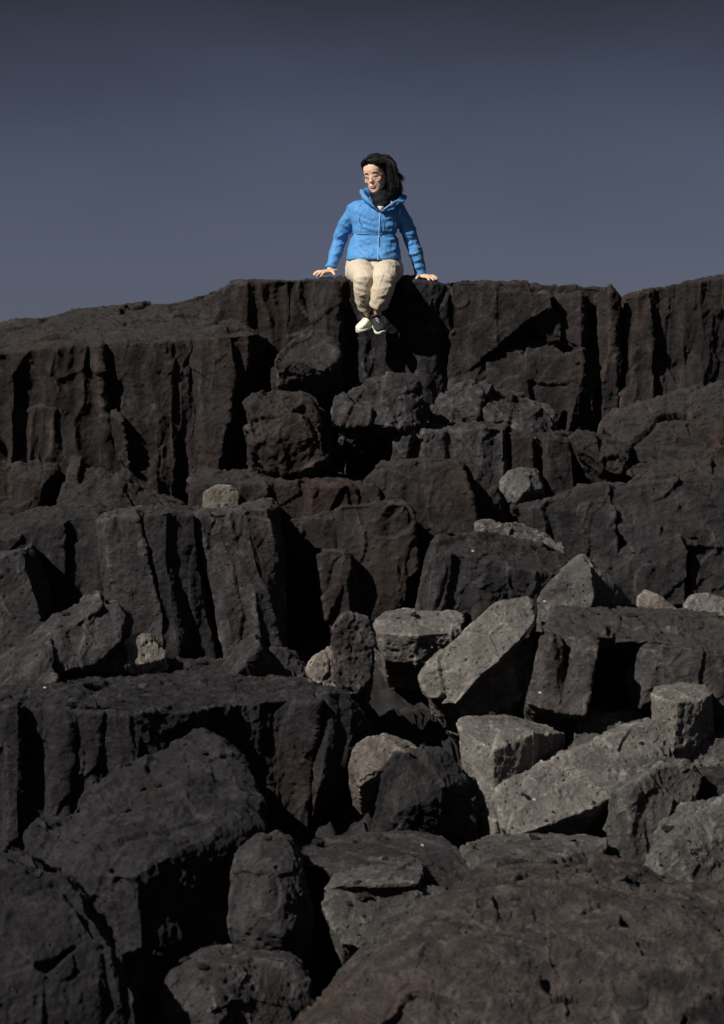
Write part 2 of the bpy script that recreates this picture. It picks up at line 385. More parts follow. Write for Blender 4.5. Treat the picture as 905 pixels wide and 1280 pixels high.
rock('cliff', 'far right cliff block beyond the deep vertical crack', style='col', mat=M['red'], **CL, shapes=[
 G(0, 2.2,
  '777,374,.3 780,372,.0 800,368,-.05 812,366,-.08 817,365,.0 846,357,.05 856,355,-.05 876,351,-.07 888,348,.02 905,347,.05 935,346,-.03 1010,350,.0 1020,352,.3',
  '777,430,.3 780,430,.0 803,430,-.03 816,430,-.09 822,430,.03 844,430,.06 852,430,-.06 876,430,-.05 890,430,.04 910,430,.06 935,430,-.03 1010,430,.0 1020,430,.3',
  '777,610,.3 780,610,.0 800,610,-.03 815,610,-.10 824,610,.04 850,610,.08 864,610,-.06 880,610,-.05 892,610,.04 910,610,.06 940,610,-.03 1010,610,.0 1020,610,.3')])
rock('cliff', 'long left cliff ledge with sloping clinker top and brown columns', style='col', mat=M['brown'], **CL, shapes=[
 G(-1.2, .3,
  '-90,412,2.3 -40,407,2.3 0,405,2.3 18,404,2.3 34,402,2.3 48,400,2.3 60,397,2.3 84,392,2.3 100,390,2.3 112,388,2.3 124,387,2.3 150,384,2.3 180,382,2.3 200,380,2.3 212,379,2.3 226,382,2.3 242,386,2.3 258,390,2.3 272,393,2.3',
  '-90,446,.1 -40,444,.0 8,441,.06 14,440,.10 36,438,-.02 46,437,.03 52,436,-.06 84,433,-.07 112,432,-.02 124,431,-.12 131,431,.03 146,429,-.06 204,427,-.12 211,426,-.08 216,426,-.03 242,423,.05 250,422,-.06 290,419,-.14 319,416,-.06',
  '-90,470,.1 -40,470,.0 6,470,.0 14,472,-.10 22,470,.04 44,470,.05 56,470,-.07 86,470,-.08 114,470,-.03 125,470,-.16 134,470,.03 148,470,-.05 204,470,-.12 214,470,-.10 219,470,.0 242,470,.07 250,470,-.06 292,470,-.20 304,470,-.06',
  '-90,520,.1 -40,520,-.04 8,520,-.06 14,520,-.12 30,520,.02 48,520,.06 60,520,-.06 90,520,-.07 118,520,-.03 130,520,-.12 143,520,.02 154,520,-.10 196,520,-.13 216,520,-.12 222,520,.0 246,520,.06 254,520,-.08 284,520,-.16 294,520,.10',
  '-90,590,.1 -40,590,-.04 10,590,-.06 16,590,-.14 34,590,.02 52,590,.06 66,590,-.07 94,590,-.08 124,590,-.05 138,590,-.10 152,590,-.08 162,590,-.20 200,590,-.16 220,590,-.12 228,590,.0 250,590,.05 256,590,-.08 272,590,-.14 290,590,.15',
  '-90,665,.0 -40,665,-.1 10,665,-.1 18,665,-.16 36,665,-.02 54,665,.0 68,665,-.1 96,665,-.1 126,665,-.08 140,665,-.1 154,665,-.12 164,665,-.22 202,665,-.2 222,665,-.12 230,665,.0 252,665,.05 258,665,-.1 276,665,-.14 292,665,.2'),
 H(.5, .5, '205,381,.0 228,376,.05 246,371,.05 262,366,.05 276,364,.1 280,400,-.1 230,400,-.1 '),
 H(-1.2, .5, '134,506,.0 146,516,-.10 153,527,-.17 157,550,-.18 162,584,-.17 146,570,-.04 138,556,.0')])

# ------------------------------------------------------------------ fallen rock under the cliff
B = 'boulder'
rock('lava_slab', 'broken slab leaning at the foot of the left ledge, its face sloping down', 'rock slab', 'block', M['brown'], [
 H(-1.5, .5, '66,655,-.25 78,606,-.05 92,572,.08 118,592,.02 150,606,-.02 166,612,.0 196,620,.06 246,640,.05 262,662,.0 150,668,-.3')], amp=.8)
rock('boulder', 'angular rock with a lit left facet at the foot of the ledge, photo left edge', B, 'block', M['brown'], [
 H(-1.6, .4, '-30,590,.0 2,588,.0 40,580,.1 74,584,.15 54,604,-.05 46,636,-.08 20,650,-.15 -30,660,-.1')], amp=.7)
rock('boulder', 'dark wedge boulder high against the cliff, below and left of the woman\'s feet', B, 'block', M['grey'], [
 H(-1.3, .45, '344,470,.02 346,448,.0 362,430,.05 378,420,.12 404,418,.2 420,432,.16 421,446,-.02 404,464,-.12 372,452,-.10 348,482,.1 420,478,.15'),
 H(-1.1, .3, '344,470,.0 420,450,.05 424,500,.05 395,500,.0 350,500,.1')], amp=.8)
rock('boulder', 'rough boulder with a craggy face on the red shelf beside the ledge\'s right end', B, 'rough', M['brown'], [
 H(-1.75, .45, '303,503,-.02 318,492,.08 350,491,.12 378,500,.16 388,512,.1 378,526,-.08 390,545,-.10 406,552,-.06 404,570,-.06 388,586,-.02 348,588,-.02 316,576,-.04 314,562,-.08 326,548,-.10 308,524,-.06'),
 H(-1.6, .35, '380,502,.0 406,520,.1 415,550,.15 405,585,.1 380,580,.0')], amp=.9)
rock('boulder', 'knobbly round topped boulder directly below the woman\'s shoes', B, 'rough', M['grey'], [
 H(-1.3, .5, '418,514,.02 424,500,.0 445,484,.05 462,475,.12 480,473,.14 496,478,.1 514,478,.12 530,492,.1 534,510,.06 527,530,.0 500,534,-.08 470,530,-.1 436,530,-.08'),
 H(-1.15, .5, '424,528,.05 470,532,.0 520,530,.05 515,560,.15 430,575,.15 ')], amp=1.0)
rock('boulder', 'long lumpy boulder under the reddish cliff, right of the knobbly one', B, 'rough', M['grey'], [
 H(-.75, .5, '537,512,.0 556,494,.08 574,481,.12 592,479,.12 600,492,.0 596,524,-.08 570,532,-.06 548,528,-.02'),
 H(-.75, .5, '586,486,.08 606,480,.12 640,492,.12 668,502,.14 692,512,.16 690,530,.06 650,534,.0 634,526,-.08 612,526,-.08')], amp=.95)
rock('boulder', 'small jagged rock between the long lumpy boulder and the block row', B, 'rough', M['grey'], [
 H(-.85, .35, '640,530,.0 652,514,.05 676,510,.08 690,530,.06 692,552,.04 660,550,-.04 642,545,-.02')], amp=.8)
rock('lava_shelf', 'low reddish rock shelf in broken steps under the craggy boulder', 'rock ledge', 'block', M['red'], [
 G(-1.9, .5,
  '236,596,.8 262,588,.9 300,585,.9 332,584,.9 350,592,.9 384,594,.9 388,596,.9 420,596,.9 450,600,.9 470,604,.9',
  '236,606,.0 262,602,-.05 300,602,-.03 332,603,-.04 338,604,.06 382,606,.04 388,607,-.06 436,608,-.04 446,610,.06 470,612,.1',
  '236,660,.0 262,660,-.05 300,660,-.05 332,660,-.04 338,660,.06 382,660,.04 388,660,-.06 434,660,-.04 444,660,.06 470,660,.1')], amp=.8)
rock('stone', 'small pale stone on the rim of the grey columns before the red shelf', 'stone', 'pale', M['stone'], [
 H(-2.2, .2, '251,634,.0 254,614,.0 270,606,.03 290,607,.04 300,618,.05 299,632,.02 276,637,-.02')], amp=1.2)
rock('block_row', 'dark block of short joined columns with a flat top under the lumpy boulder', 'rock block', 'col', M['grey'], [
 G(-1.3, .6,
  '486,536,.5 508,532,.6 526,532,.6 546,531,.6 556,531,.6 578,529,.6 596,528,.6 606,528,.6 626,528,.6 640,530,.6',
  '488,544,.1 492,542,.0 504,540,-.04 520,540,.0 528,539,-.05 556,538,-.02 562,538,.04 596,536,.0 604,535,-.08 630,536,-.04 638,538,.3'.replace(' 638,538,.3', ''),
  '488,610,.1 492,610,.0 504,610,-.04 520,610,.0 528,610,-.05 556,610,-.02 562,610,.04 590,610,.0 598,610,-.09 630,610,-.04')], amp=.7)
rock('lava_block', 'squat reddish block with a shadowed notch, right of the short joined columns', 'rock block', 'block', M['red'], [
 G(-1.25, .5,
  '630,540,.5 650,538,.5 664,538,.5 680,540,.5 700,541,.5 716,543,.5 728,545,.5',
  '634,548,.12 640,546,.0 664,547,-.06 676,549,.10 684,549,-.06 714,551,-.06 728,552,.25',
  '634,640,.12 640,640,.0 662,640,-.05 680,640,.14 688,640,-.1 716,640,-.04 730,640,.3')], amp=.8)
rock('boulder', 'leaning wedge rock with a sunlit brown top, beside the squat reddish block', B, 'block', M['brown'], [
 H(-1.3, .4, '712,548,-.02 722,540,.1 760,546,.16 790,556,.2 788,572,.05 776,594,-.08 760,590,-.12 742,572,-.1 720,560,-.05'),
 H(-1.2, .4, '770,560,.0 788,560,.1 786,605,.1 770,612,.0 755,600,.0')], amp=.7)
rock('stone', 'rounded grey stone wedged under the squat reddish block', 'stone', 'pale', M['warm'], [
 H(-1.45, .3, '626,602,.0 634,588,.02 652,582,.05 672,586,.08 681,600,.1 680,612,-.02 664,608,-.08 650,622,-.08 644,632,-.04 628,626,.0 680,632,.1')], amp=.9)
rock('lava_block', 'brown ribbed pyramid block with a pale left flank in the middle of the slope', 'rock block', 'col', M['brown'], [
 H(-1.75, .6, '440,624,.1 452,604,.1 474,580,.14 482,588,-.02 478,640,-.06 450,646,.0'),
 H(-1.75, .7, '474,582,.06 492,578,.0 540,576,-.02 574,574,.0 580,590,-.08 592,640,-.10 600,690,-.1 530,690,-.1 478,650,-.08'),
 H(-1.6, .6, '576,574,.05 596,584,.05 612,600,.04 640,660,.0 600,690,-.05 590,640,-.04')], amp=.8)
rock('boulder', 'large slanting boulder rising to the right edge below the far right cliff', B, 'block', M['brown'], [
 H(-1.0, .8, '752,532,.05 768,518,.1 800,508,.12 850,494,.15 905,479,.18 960,470,.2 960,585,-.1 880,585,-.15 800,578,-.12 782,560,-.1')], amp=1.0)
rock('lava_slab', 'flat layered slab below the slanting boulder at the right', 'rock slab', 'block', M['brown'], [
 H(-1.35, .5, '784,592,.0 790,580,.08 840,577,.12 890,584,.12 950,586,.12 950,606,-.05 870,606,-.08 800,604,-.05'),
 H(-1.45, .4, '784,604,.0 800,592,.0 850,594,.0 900,598,.05 900,612,-.05 800,614,-.05')], amp=.7)
rock('lava_block', 'huge dark blocky rock face on the right above the two pale stones', 'rock block', 'block', M['dark'], [
 H(-1.9, .9, '640,634,.1 672,628,.08 716,616,.05 760,608,.05 768,640,-.1 772,690,-.1 770,720,-.05 740,735,.0 700,700,.05 650,660,.1'),
 H(-1.9, .9, '756,610,.05 830,603,.1 905,599,.15 980,598,.2 980,690,-.05 905,690,-.08 840,678,-.16 790,690,-.14 770,650,-.06'),
 H(-2.02, .8, '740,690,.1 800,680,.0 850,670,-.05 858,690,-.08 856,755,-.06 800,760,-.02 745,740,.0'),
 H(-2.03, .8, '860,680,.06 980,680,.0 980,780,-.05 870,780,-.02')], amp=1.1)
rock('boulder', 'rough pale grey boulder sunk behind the dark tilted block, centre right', B, 'rough', M['warm'], [
 H(-2.1, .4, '599,656,.0 622,654,.06 648,661,.08 680,665,.1 700,676,.08 706,692,.0 680,704,-.06 640,692,-.06 604,684,-.02')], amp=.9)

# ------------------------------------------------------------------ columns of the middle tier
C = 'rock column'
rock('lava_column', 'lit broken column standing at the photo\'s left edge below the ledge', C, 'pale', M['grey'], [
 H(-3.0, .5, '-60,700,.05 0,692,.0 24,686,.0 31,690,.02 48,758,-.06 60,800,-.06 62,840,-.06 -60,850,-.1'),
 H(-2.85, .4, '28,690,.05 38,680,.15 60,740,.1 64,752,.1 50,764,.0')], amp=.9)
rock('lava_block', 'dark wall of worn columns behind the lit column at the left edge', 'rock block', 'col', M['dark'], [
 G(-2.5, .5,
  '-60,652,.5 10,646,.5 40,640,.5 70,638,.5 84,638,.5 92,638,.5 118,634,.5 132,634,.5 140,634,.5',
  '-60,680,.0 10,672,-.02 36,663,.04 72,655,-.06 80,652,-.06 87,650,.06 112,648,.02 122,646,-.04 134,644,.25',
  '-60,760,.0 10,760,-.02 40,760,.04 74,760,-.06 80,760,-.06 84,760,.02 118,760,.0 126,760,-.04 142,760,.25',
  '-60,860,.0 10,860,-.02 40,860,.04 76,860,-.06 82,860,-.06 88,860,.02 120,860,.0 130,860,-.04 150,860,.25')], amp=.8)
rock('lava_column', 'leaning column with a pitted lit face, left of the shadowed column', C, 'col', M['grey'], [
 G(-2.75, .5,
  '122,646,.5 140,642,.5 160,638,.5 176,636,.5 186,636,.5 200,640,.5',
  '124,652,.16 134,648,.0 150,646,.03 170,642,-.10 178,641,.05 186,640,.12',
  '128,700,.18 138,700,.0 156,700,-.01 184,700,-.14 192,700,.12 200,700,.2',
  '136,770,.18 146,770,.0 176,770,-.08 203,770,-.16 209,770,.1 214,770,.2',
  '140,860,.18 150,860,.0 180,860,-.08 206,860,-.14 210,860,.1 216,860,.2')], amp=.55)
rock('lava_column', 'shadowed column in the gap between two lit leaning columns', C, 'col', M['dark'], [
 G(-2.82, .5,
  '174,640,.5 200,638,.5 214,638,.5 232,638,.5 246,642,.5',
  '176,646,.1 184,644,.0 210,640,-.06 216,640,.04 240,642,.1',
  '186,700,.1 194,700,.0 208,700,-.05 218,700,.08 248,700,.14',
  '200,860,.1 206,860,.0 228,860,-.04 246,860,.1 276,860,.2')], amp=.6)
rock('lava_column', 'thick grey leaning column below the small pale stone, with brown streaks near its top', C, 'col', M['grey'], [
 G(-2.7, .5,
  '236,640,.6 262,632,.6 284,630,.6 300,630,.6 318,628,.6 338,628,.6 346,634,.6',
  '238,646,.10 250,644,-.02 284,640,-.04 291,639,.0 306,638,-.05 334,636,-.02 340,636,.2',
  '252,700,.10 262,700,-.02 290,700,-.04 300,700,-.05 318,700,-.10 344,700,.06 350,700,.2',
  '264,740,.10 274,740,-.04 298,740,-.08 318,740,-.14 332,740,-.08 340,740,.06 350,740,.2',
  '280,860,.10 290,860,-.06 306,860,-.08 330,860,-.14 334,860,.03 362,860,.08 364,860,.2')], amp=.6)
rock('lava_block', 'brown block of broken columns with a dark hollow beneath, above the dark oval rock', 'rock block', 'col', M['red'], [
 H(-2.15, .6, '344,656,.0 352,651,.0 372,648,.0 376,664,-.06 386,700,-.02 384,712,.0 346,704,.0'),
 H(-2.2, .6, '368,650,.05 400,646,-.02 430,642,.02 436,660,.0 432,690,.0 404,706,-.02 372,700,.0'),
 H(-2.25, .6, '420,638,.05 426,632,.02 470,630,-.04 506,628,-.02 512,640,.02 520,712,.0 526,800,.0 470,800,-.08 440,760,-.04 424,690,-.02'),
 H(-2.45, .35, '399,694,.0 404,689,.0 430,690,-.02 438,694,.12 448,750,.1 456,810,.1 412,810,-.02')], amp=.8)
rock('lava_slab', 'layered slab slanting up to the right, in front of the left columns', 'rock slab', 'block', M['grey'], [
 H(-3.5, .4, '-40,858,.0 0,826,.0 30,800,.0 62,772,.05 100,752,.12 126,744,.15 128,758,-.05 60,800,-.10 0,848,-.15'),
 H(-3.6, .35, '60,796,.0 100,776,.05 140,756,.12 150,760,.1 157,768,.1 160,790,.15 152,800,.0 120,830,-.05 60,830,-.1 0,858,-.15'),
 H(-3.7, .35, '-40,880,.0 10,838,.02 40,812,.05 62,802,.06 64,822,-.05 70,850,-.12 0,880,-.1')], amp=.7)
rock('stone', 'pale lichen toned stone lying behind the big flat topped block', 'stone', 'pale', M['stone'], [
 H(-3.5, .2, '146,812,.0 156,800,.0 172,792,.03 190,794,.05 205,808,.08 208,824,.05 180,830,-.03 150,830,-.02')], amp=1.2)
rock('boulder', 'low grey stone beside the pale lichen toned stone', B, 'block', M['grey'], [
 H(-3.55, .2, '108,834,.0 126,818,.0 150,806,.02 160,812,.03 160,836,.0 120,840,-.05')], amp=.7)
rock('boulder', 'small pointed rock at the foot of the thick grey leaning column', B, 'block', M['grey'], [
 H(-3.55, .25, '278,832,.0 292,812,.0 318,796,.02 324,806,-.08 334,822,-.04 346,836,.1 346,850,.05 290,850,-.08')], amp=.8)
rock('boulder', 'low rubbly rock right of the small pointed rock', B, 'rough', M['grey'], [
 H(-3.45, .25, '330,826,.0 340,810,.02 356,812,.04 376,830,.06 392,846,.08 390,860,.0 340,860,-.05')], amp=.7)

# ------------------------------------------------------------------ middle jumble
rock('lava_block', 'dark tilted block with ribbed sides in the centre, under the rough pale boulder', 'rock block', 'col', M['dark'], [
 H(-2.75, .6, '516,800,-.02 524,740,.0 536,690,.04 544,676,.15 600,668,.3 660,680,.4 700,696,.4 722,702,.3 690,720,.0 640,712,-.08 590,696,-.1 545,690,-.05 530,800,-.06'),
 H(-2.85, .3, '524,800,-.02 544,692,.02 566,690,-.02 572,700,.06 560,800,.04'),
 H(-2.8, .4, '590,694,-.02 616,700,-.04 622,720,.0 606,800,.0 590,800,.0'),
 H(-2.8, .4, '618,704,-.02 650,712,-.04 690,716,.02 690,800,.1 640,800,.1 620,760,.08')], amp=.7)
rock('lava_slab', 'grey upright slab with a smooth lit face, leaning right of the long pitted boulder', 'rock slab', 'pale', M['warm'], [
 H(-3.1, .45, '671,752,.0 680,738,.02 704,716,.1 728,695,.2 738,710,.1 744,745,-.02 740,758,-.06 722,770,-.10 700,800,-.12 680,800,-.06'),
 H(-2.95, .5, '728,695,.1 740,706,.04 770,730,.1 790,752,.2 790,790,.2 742,790,.0 738,740,-.02')], amp=.7)
rock('boulder', 'dark narrow oval rock standing on end, casting its shadow right', B, 'rough', M['grey'], [
 H(-3.8, .28, '414,800,.0 418,780,-.02 430,769,.0 446,766,.02 460,772,.04 468,790,.04 466,830,.02 460,852,.0 444,862,-.02 426,854,-.02 418,830,-.02')], amp=.6)
rock('stone', 'light beige stone half hidden behind the dark oval rock', 'stone', 'pale', M['stone'], [
 H(-3.6, .3, '381,838,.0 390,824,.0 412,809,.05 424,820,.0 432,850,-.02 430,870,-.02 398,856,-.03')], amp=.9)
rock('boulder', 'pale drum shaped rock lying behind the dark oval rock, with banded sides', B, 'pale', M['pale'], [
 H(-3.1, .5, '462,790,-.02 468,774,.03 478,767,.12 500,765,.2 540,764,.22 572,765,.2 580,770,.1 579,782,-.02 578,800,-.06 570,822,-.02 560,790,-.12 520,794,-.15 482,792,-.12 520,832,-.06 480,826,-.04')], amp=.8)
rock('column_fragment', 'long pitted pale boulder in the centre, tilted up to the right', B, 'pale', M['pale'], [
 H(-3.9, .42, '529,846,.02 536,832,.0 580,790,.08 622,754,.18 640,750,.22 660,744,.28 671,752,.28 670,774,.10 650,800,-.02 600,846,-.12 570,880,-.10 552,880,-.04 534,862,.0'),
 H(-3.85, .4, '552,878,.0 580,895,.0 620,890,.04 640,870,.06 656,840,.12 640,810,.05 600,840,-.06')], amp=.8)
rock('boulder', 'pale squat rock tucked against the right underside of the long pitted boulder', B, 'pale', M['warm'], [
 H(-3.8, .35, '612,850,-.02 622,828,.0 650,808,.06 668,800,.12 674,812,.12 668,850,.06 640,885,-.02 612,892,-.02')], amp=.8)
rock('lava_block', 'large dark capped block with lit facets and a black hollow, centre right', 'rock block', 'block', M['cap'], [
 H(-3.95, .9, '678,786,.0 690,768,.2 720,764,.3 800,768,.4 905,778,.5 960,784,.5 960,815,.0 905,812,-.08 820,800,-.12 740,796,-.14 700,794,-.12'),
 H(-4.15, .8, '660,880,.0 676,800,-.02 690,795,-.06 704,796,-.02 706,850,-.02 700,892,-.06 672,886,-.04'),
 H(-4.15, .8, '704,797,.08 720,797,.0 740,798,-.12 750,800,-.12 738,845,-.12 730,895,-.12 700,892,-.06 706,840,.0'),
 H(-3.5, .4, '730,800,.0 830,806,.0 830,900,.0 730,900,.0'),
 H(-4.08, .8, '788,812,.1 800,806,.0 822,806,.02 830,812,-.06 838,830,.1 830,870,.0 800,888,.0 790,880,.1'),
 H(-4.14, .8, '826,806,-.02 840,808,.0 905,818,.0 960,822,.0 960,900,.0 860,900,.0 828,870,.0')], amp=.75)
rock('stone', 'smooth beige stone on the capped block, left of two', 'stone', 'pale', M['stone'], [
 H(-2.7, .25, '794,768,.0 798,746,.0 808,737,.04 822,742,.02 846,758,.04 852,772,.05 830,776,-.03')], amp=.7)
rock('stone', 'wider beige stone touching the right edge, behind the capped block', 'stone', 'pale', M['pale'], [
 H(-2.7, .3, '855,758,.0 868,744,.04 884,741,.06 912,750,.1 940,765,.1 936,795,-.05 890,784,-.05 862,776,-.02')], amp=.7)
rock('lava_slab', 'thin dark slab of rock squeezed under the smooth beige stone', 'rock slab', 'block', M['grey'], [
 H(-2.85, .3, '790,772,.0 830,766,.05 860,764,.1 866,780,.0 800,784,-.04')], amp=.5)
rock('column_stub', 'short six sided column stub with a flat lit top, right side', 'rock column', 'pale', M['pale'], [
 H(-4.5, .1, '813,866,.10 820,858,.25 850,853,.34 882,856,.32 892,865,.20 879,875,.02 846,877,-.08 824,874,.0 815,932,.08 842,936,-.08 870,930,.0 893,915,.18')], amp=.3)
rock('boulder', 'pale hollowed rock behind the upper end of the long fallen column', B, 'pale', M['warm'], [
 H(-4.1, .4, '712,940,.0 722,908,.0 728,886,.05 740,885,.06 756,898,-.06 780,902,-.04 770,930,-.1 745,950,-.1'),
 H(-4.0, .4, '750,896,.0 780,888,.05 815,886,.1 818,910,.0 780,930,-.05')], amp=.8)
rock('column_fragment', 'long fallen grey column lying diagonally across the lower right', 'rock column', 'pale', M['pale'], [
 H(-5.0, .3, '620,985,.02 628,978,.06 690,950,.20 760,925,.36 800,906,.46 832,898,.55 842,912,.5 840,950,.38 800,975,.18 740,1010,-.02 690,1030,-.12 636,1048,-.22 626,1036,-.14 621,1000,-.02'),
 H(-4.95, .35, '632,1044,-.15 690,1030,-.06 760,1000,.08 780,990,.15 765,1020,.2 720,1048,.12 650,1052,.0'),
 H(-4.6, .3, '838,905,.1 842,912,.06 864,940,.2 866,958,.2 838,955,.0')], amp=.9)
rock('column_stub', 'upright angular prism with a lit triangular top and black right side', 'rock column', 'pale', M['pale'], [
 H(-4.7, .15, '569,902,.10 578,896,.2 608,893,.34 636,893,.42 660,900,.46 686,907,.45 706,916,.4 662,918,.02 640,926,-.02 616,938,-.12 598,928,-.06 572,908,.04 596,1050,.0 618,1056,-.14 650,1050,.02 690,1020,.35')], amp=.6)
rock('boulder', 'dark cracked boulder with a brown left facet, left of the upright prism', B, 'block', M['dark'], [
 H(-5.0, .5, '462,1058,.04 468,1010,.0 476,968,-.02 492,946,.0 520,940,.05 546,944,.1 564,950,.15 580,970,.14 592,1010,.14 590,1060,.1 540,1000,-.14 528,1030,-.06 520,1058,.0 500,1010,-.14')], amp=.7)
rock('stone', 'tan wedge of rock perched on the left shoulder of the dark cracked boulder', 'stone', 'pale', M['stone'], [
 H(-4.85, .3, '436,962,.0 440,936,.0 458,926,.04 480,920,.08 500,926,.1 528,940,.12 520,948,-.02 490,956,-.06 470,964,-.08 448,978,-.06')], amp=.7)
rock('boulder', 'grey rock at the right edge beneath the six sided stub', B, 'rough', M['warm'], [
 H(-4.5, .4, '858,950,.0 870,930,.05 905,920,.1 950,915,.15 950,1000,-.05 880,990,-.08 862,972,-.04')], amp=.7)
rock('boulder', 'upright grey rock with a white edged lit flank, below the fallen column\'s upper end', B, 'block', M['warm'], [
 H(-5.4, .45, '758,1100,.0 764,1040,.0 772,992,.04 790,984,-.06 830,958,.1 860,955,.2 872,972,.2 866,1010,.1 840,1060,-.04 806,1100,-.1 790,1060,-.10 786,1010,-.08 780,1110,.0')], amp=.8)
rock('boulder', 'rounded grey rock at the right edge with a sunlit shoulder', B, 'block', M['warm'], [
 H(-6.0, .5, '805,1110,.0 812,1076,.0 830,1050,.04 862,1022,.14 905,1006,.2 960,1000,.25 960,1120,-.05 880,1125,-.15 870,1060,-.06 840,1060,-.08')], amp=.8)
rock('boulder', 'small dark rock filling the gap at the right edge under the grey rock', B, 'rough', M['dark'], [
 H(-5.1, .4, '860,985,.0 880,968,.03 940,970,.05 940,1010,-.05 880,1010,-.05')], amp=.7)

# ------------------------------------------------------------------ left foreground
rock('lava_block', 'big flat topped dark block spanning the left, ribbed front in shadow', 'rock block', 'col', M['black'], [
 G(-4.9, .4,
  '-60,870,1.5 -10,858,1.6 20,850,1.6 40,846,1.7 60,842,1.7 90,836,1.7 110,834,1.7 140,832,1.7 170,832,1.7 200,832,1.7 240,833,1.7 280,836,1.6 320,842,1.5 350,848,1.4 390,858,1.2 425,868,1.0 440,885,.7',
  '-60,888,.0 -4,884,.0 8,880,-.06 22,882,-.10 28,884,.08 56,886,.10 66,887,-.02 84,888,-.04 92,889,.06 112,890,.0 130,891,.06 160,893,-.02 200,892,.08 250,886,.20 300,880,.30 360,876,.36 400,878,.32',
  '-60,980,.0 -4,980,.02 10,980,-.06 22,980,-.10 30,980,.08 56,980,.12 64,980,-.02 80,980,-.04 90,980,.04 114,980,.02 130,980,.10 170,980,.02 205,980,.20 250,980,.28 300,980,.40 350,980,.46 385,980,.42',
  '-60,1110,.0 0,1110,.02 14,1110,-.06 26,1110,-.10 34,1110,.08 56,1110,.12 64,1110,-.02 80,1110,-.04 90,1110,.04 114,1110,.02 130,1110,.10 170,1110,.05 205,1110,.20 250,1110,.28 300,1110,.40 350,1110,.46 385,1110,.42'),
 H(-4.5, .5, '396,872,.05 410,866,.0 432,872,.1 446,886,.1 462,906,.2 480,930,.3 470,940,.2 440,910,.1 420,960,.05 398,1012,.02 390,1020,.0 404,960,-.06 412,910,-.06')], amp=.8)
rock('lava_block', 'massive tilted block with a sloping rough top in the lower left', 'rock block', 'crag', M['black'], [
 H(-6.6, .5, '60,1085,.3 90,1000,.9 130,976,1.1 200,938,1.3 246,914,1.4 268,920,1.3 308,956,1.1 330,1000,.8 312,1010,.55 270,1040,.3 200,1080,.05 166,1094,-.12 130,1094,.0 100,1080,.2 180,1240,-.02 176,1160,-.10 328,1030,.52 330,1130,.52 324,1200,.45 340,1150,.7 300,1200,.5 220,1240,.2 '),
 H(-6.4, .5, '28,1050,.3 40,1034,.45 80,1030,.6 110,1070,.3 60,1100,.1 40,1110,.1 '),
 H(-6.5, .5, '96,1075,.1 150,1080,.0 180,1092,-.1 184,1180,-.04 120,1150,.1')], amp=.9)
rock('boulder', 'lumpy rounded rock leaning on the right side of the massive tilted block', B, 'pale', M['grey'], [
 H(-6.5, .5, '286,1110,.1 296,1066,.1 322,1048,.1 345,1042,.12 360,1052,.12 374,1078,.1 383,1112,.08 392,1150,.08 389,1186,.08 352,1204,.0 310,1200,.0 284,1160,.02 336,1100,-.06 354,1118,-.04 350,1165,-.10 326,1160,-.1')], amp=.9)
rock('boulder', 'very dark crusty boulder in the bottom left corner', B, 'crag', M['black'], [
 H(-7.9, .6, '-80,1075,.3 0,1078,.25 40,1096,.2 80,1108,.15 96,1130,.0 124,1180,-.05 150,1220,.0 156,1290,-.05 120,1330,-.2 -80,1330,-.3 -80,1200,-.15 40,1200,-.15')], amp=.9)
rock('boulder', 'smooth grey rock with a shadowed hollow at the bottom edge, left of centre', B, 'pale', M['grey'], [
 H(-7.6, .5, '200,1300,.0 205,1240,.0 214,1216,.03 246,1204,.06 282,1200,.06 320,1206,.1 370,1210,.18 388,1226,.18 392,1300,.1 266,1236,-.08 262,1300,-.10 330,1236,.06 340,1300,.06 220,1320,-.08')], amp=1.0)
rock('lava_slab', 'flat grey slab lying level in the centre foreground', 'rock slab', 'pale', M['grey'], [
 H(-6.2, .3, '362,1062,.5 380,1054,.6 440,1048,.7 520,1047,.75 556,1052,.7 575,1068,.5 592,1090,.3 560,1110,.0 540,1100,.0 480,1082,.0 420,1090,-.02 372,1080,.3 590,1120,.2 440,1130,.0')], amp=.8)
rock('lava_block', 'stepped pale grey block in front of the flat slab, centre foreground', 'rock block', 'pale', M['warm'], [
 H(-6.5, .35, '404,1112,.0 414,1098,.12 440,1088,.2 500,1080,.3 530,1082,.3 524,1104,-.02 470,1108,-.08 430,1106,-.06'),
 H(-6.6, .4, '402,1128,.05 412,1106,.1 460,1106,.1 530,1112,.14 556,1118,.18 556,1132,.05 540,1160,-.02 470,1190,-.08 425,1180,-.04')], amp=.9)
rock('lava_slab', 'grey slab with a shadowed front edge right of the flat slab', 'rock slab', 'pale', M['warm'], [
 H(-6.0, .3, '575,1060,.3 600,1052,.45 660,1047,.5 756,1052,.5 758,1098,.2 740,1104,.1 690,1082,-.02 640,1088,-.05 610,1110,-.05 590,1090,.1')], amp=.8)
rock('boulder', 'huge rust stained boulder filling the bottom right foreground', B, 'fore', M['ochre'], [
 H(-8.6, .9, '300,1347,-.1 380,1279,.05 440,1227,.2 520,1167,.45 590,1125,.65 640,1109,.75 700,1109,.8 750,1121,.8 820,1135,.8 905,1143,.8 1000,1141,.8 1000,1217,.2 860,1247,.0 760,1197,.2 640,1187,.2 520,1237,.0 420,1307,-.2 1000,1397,-.5 330,1397,-.5 600,1317,-.25')], amp=1.0)


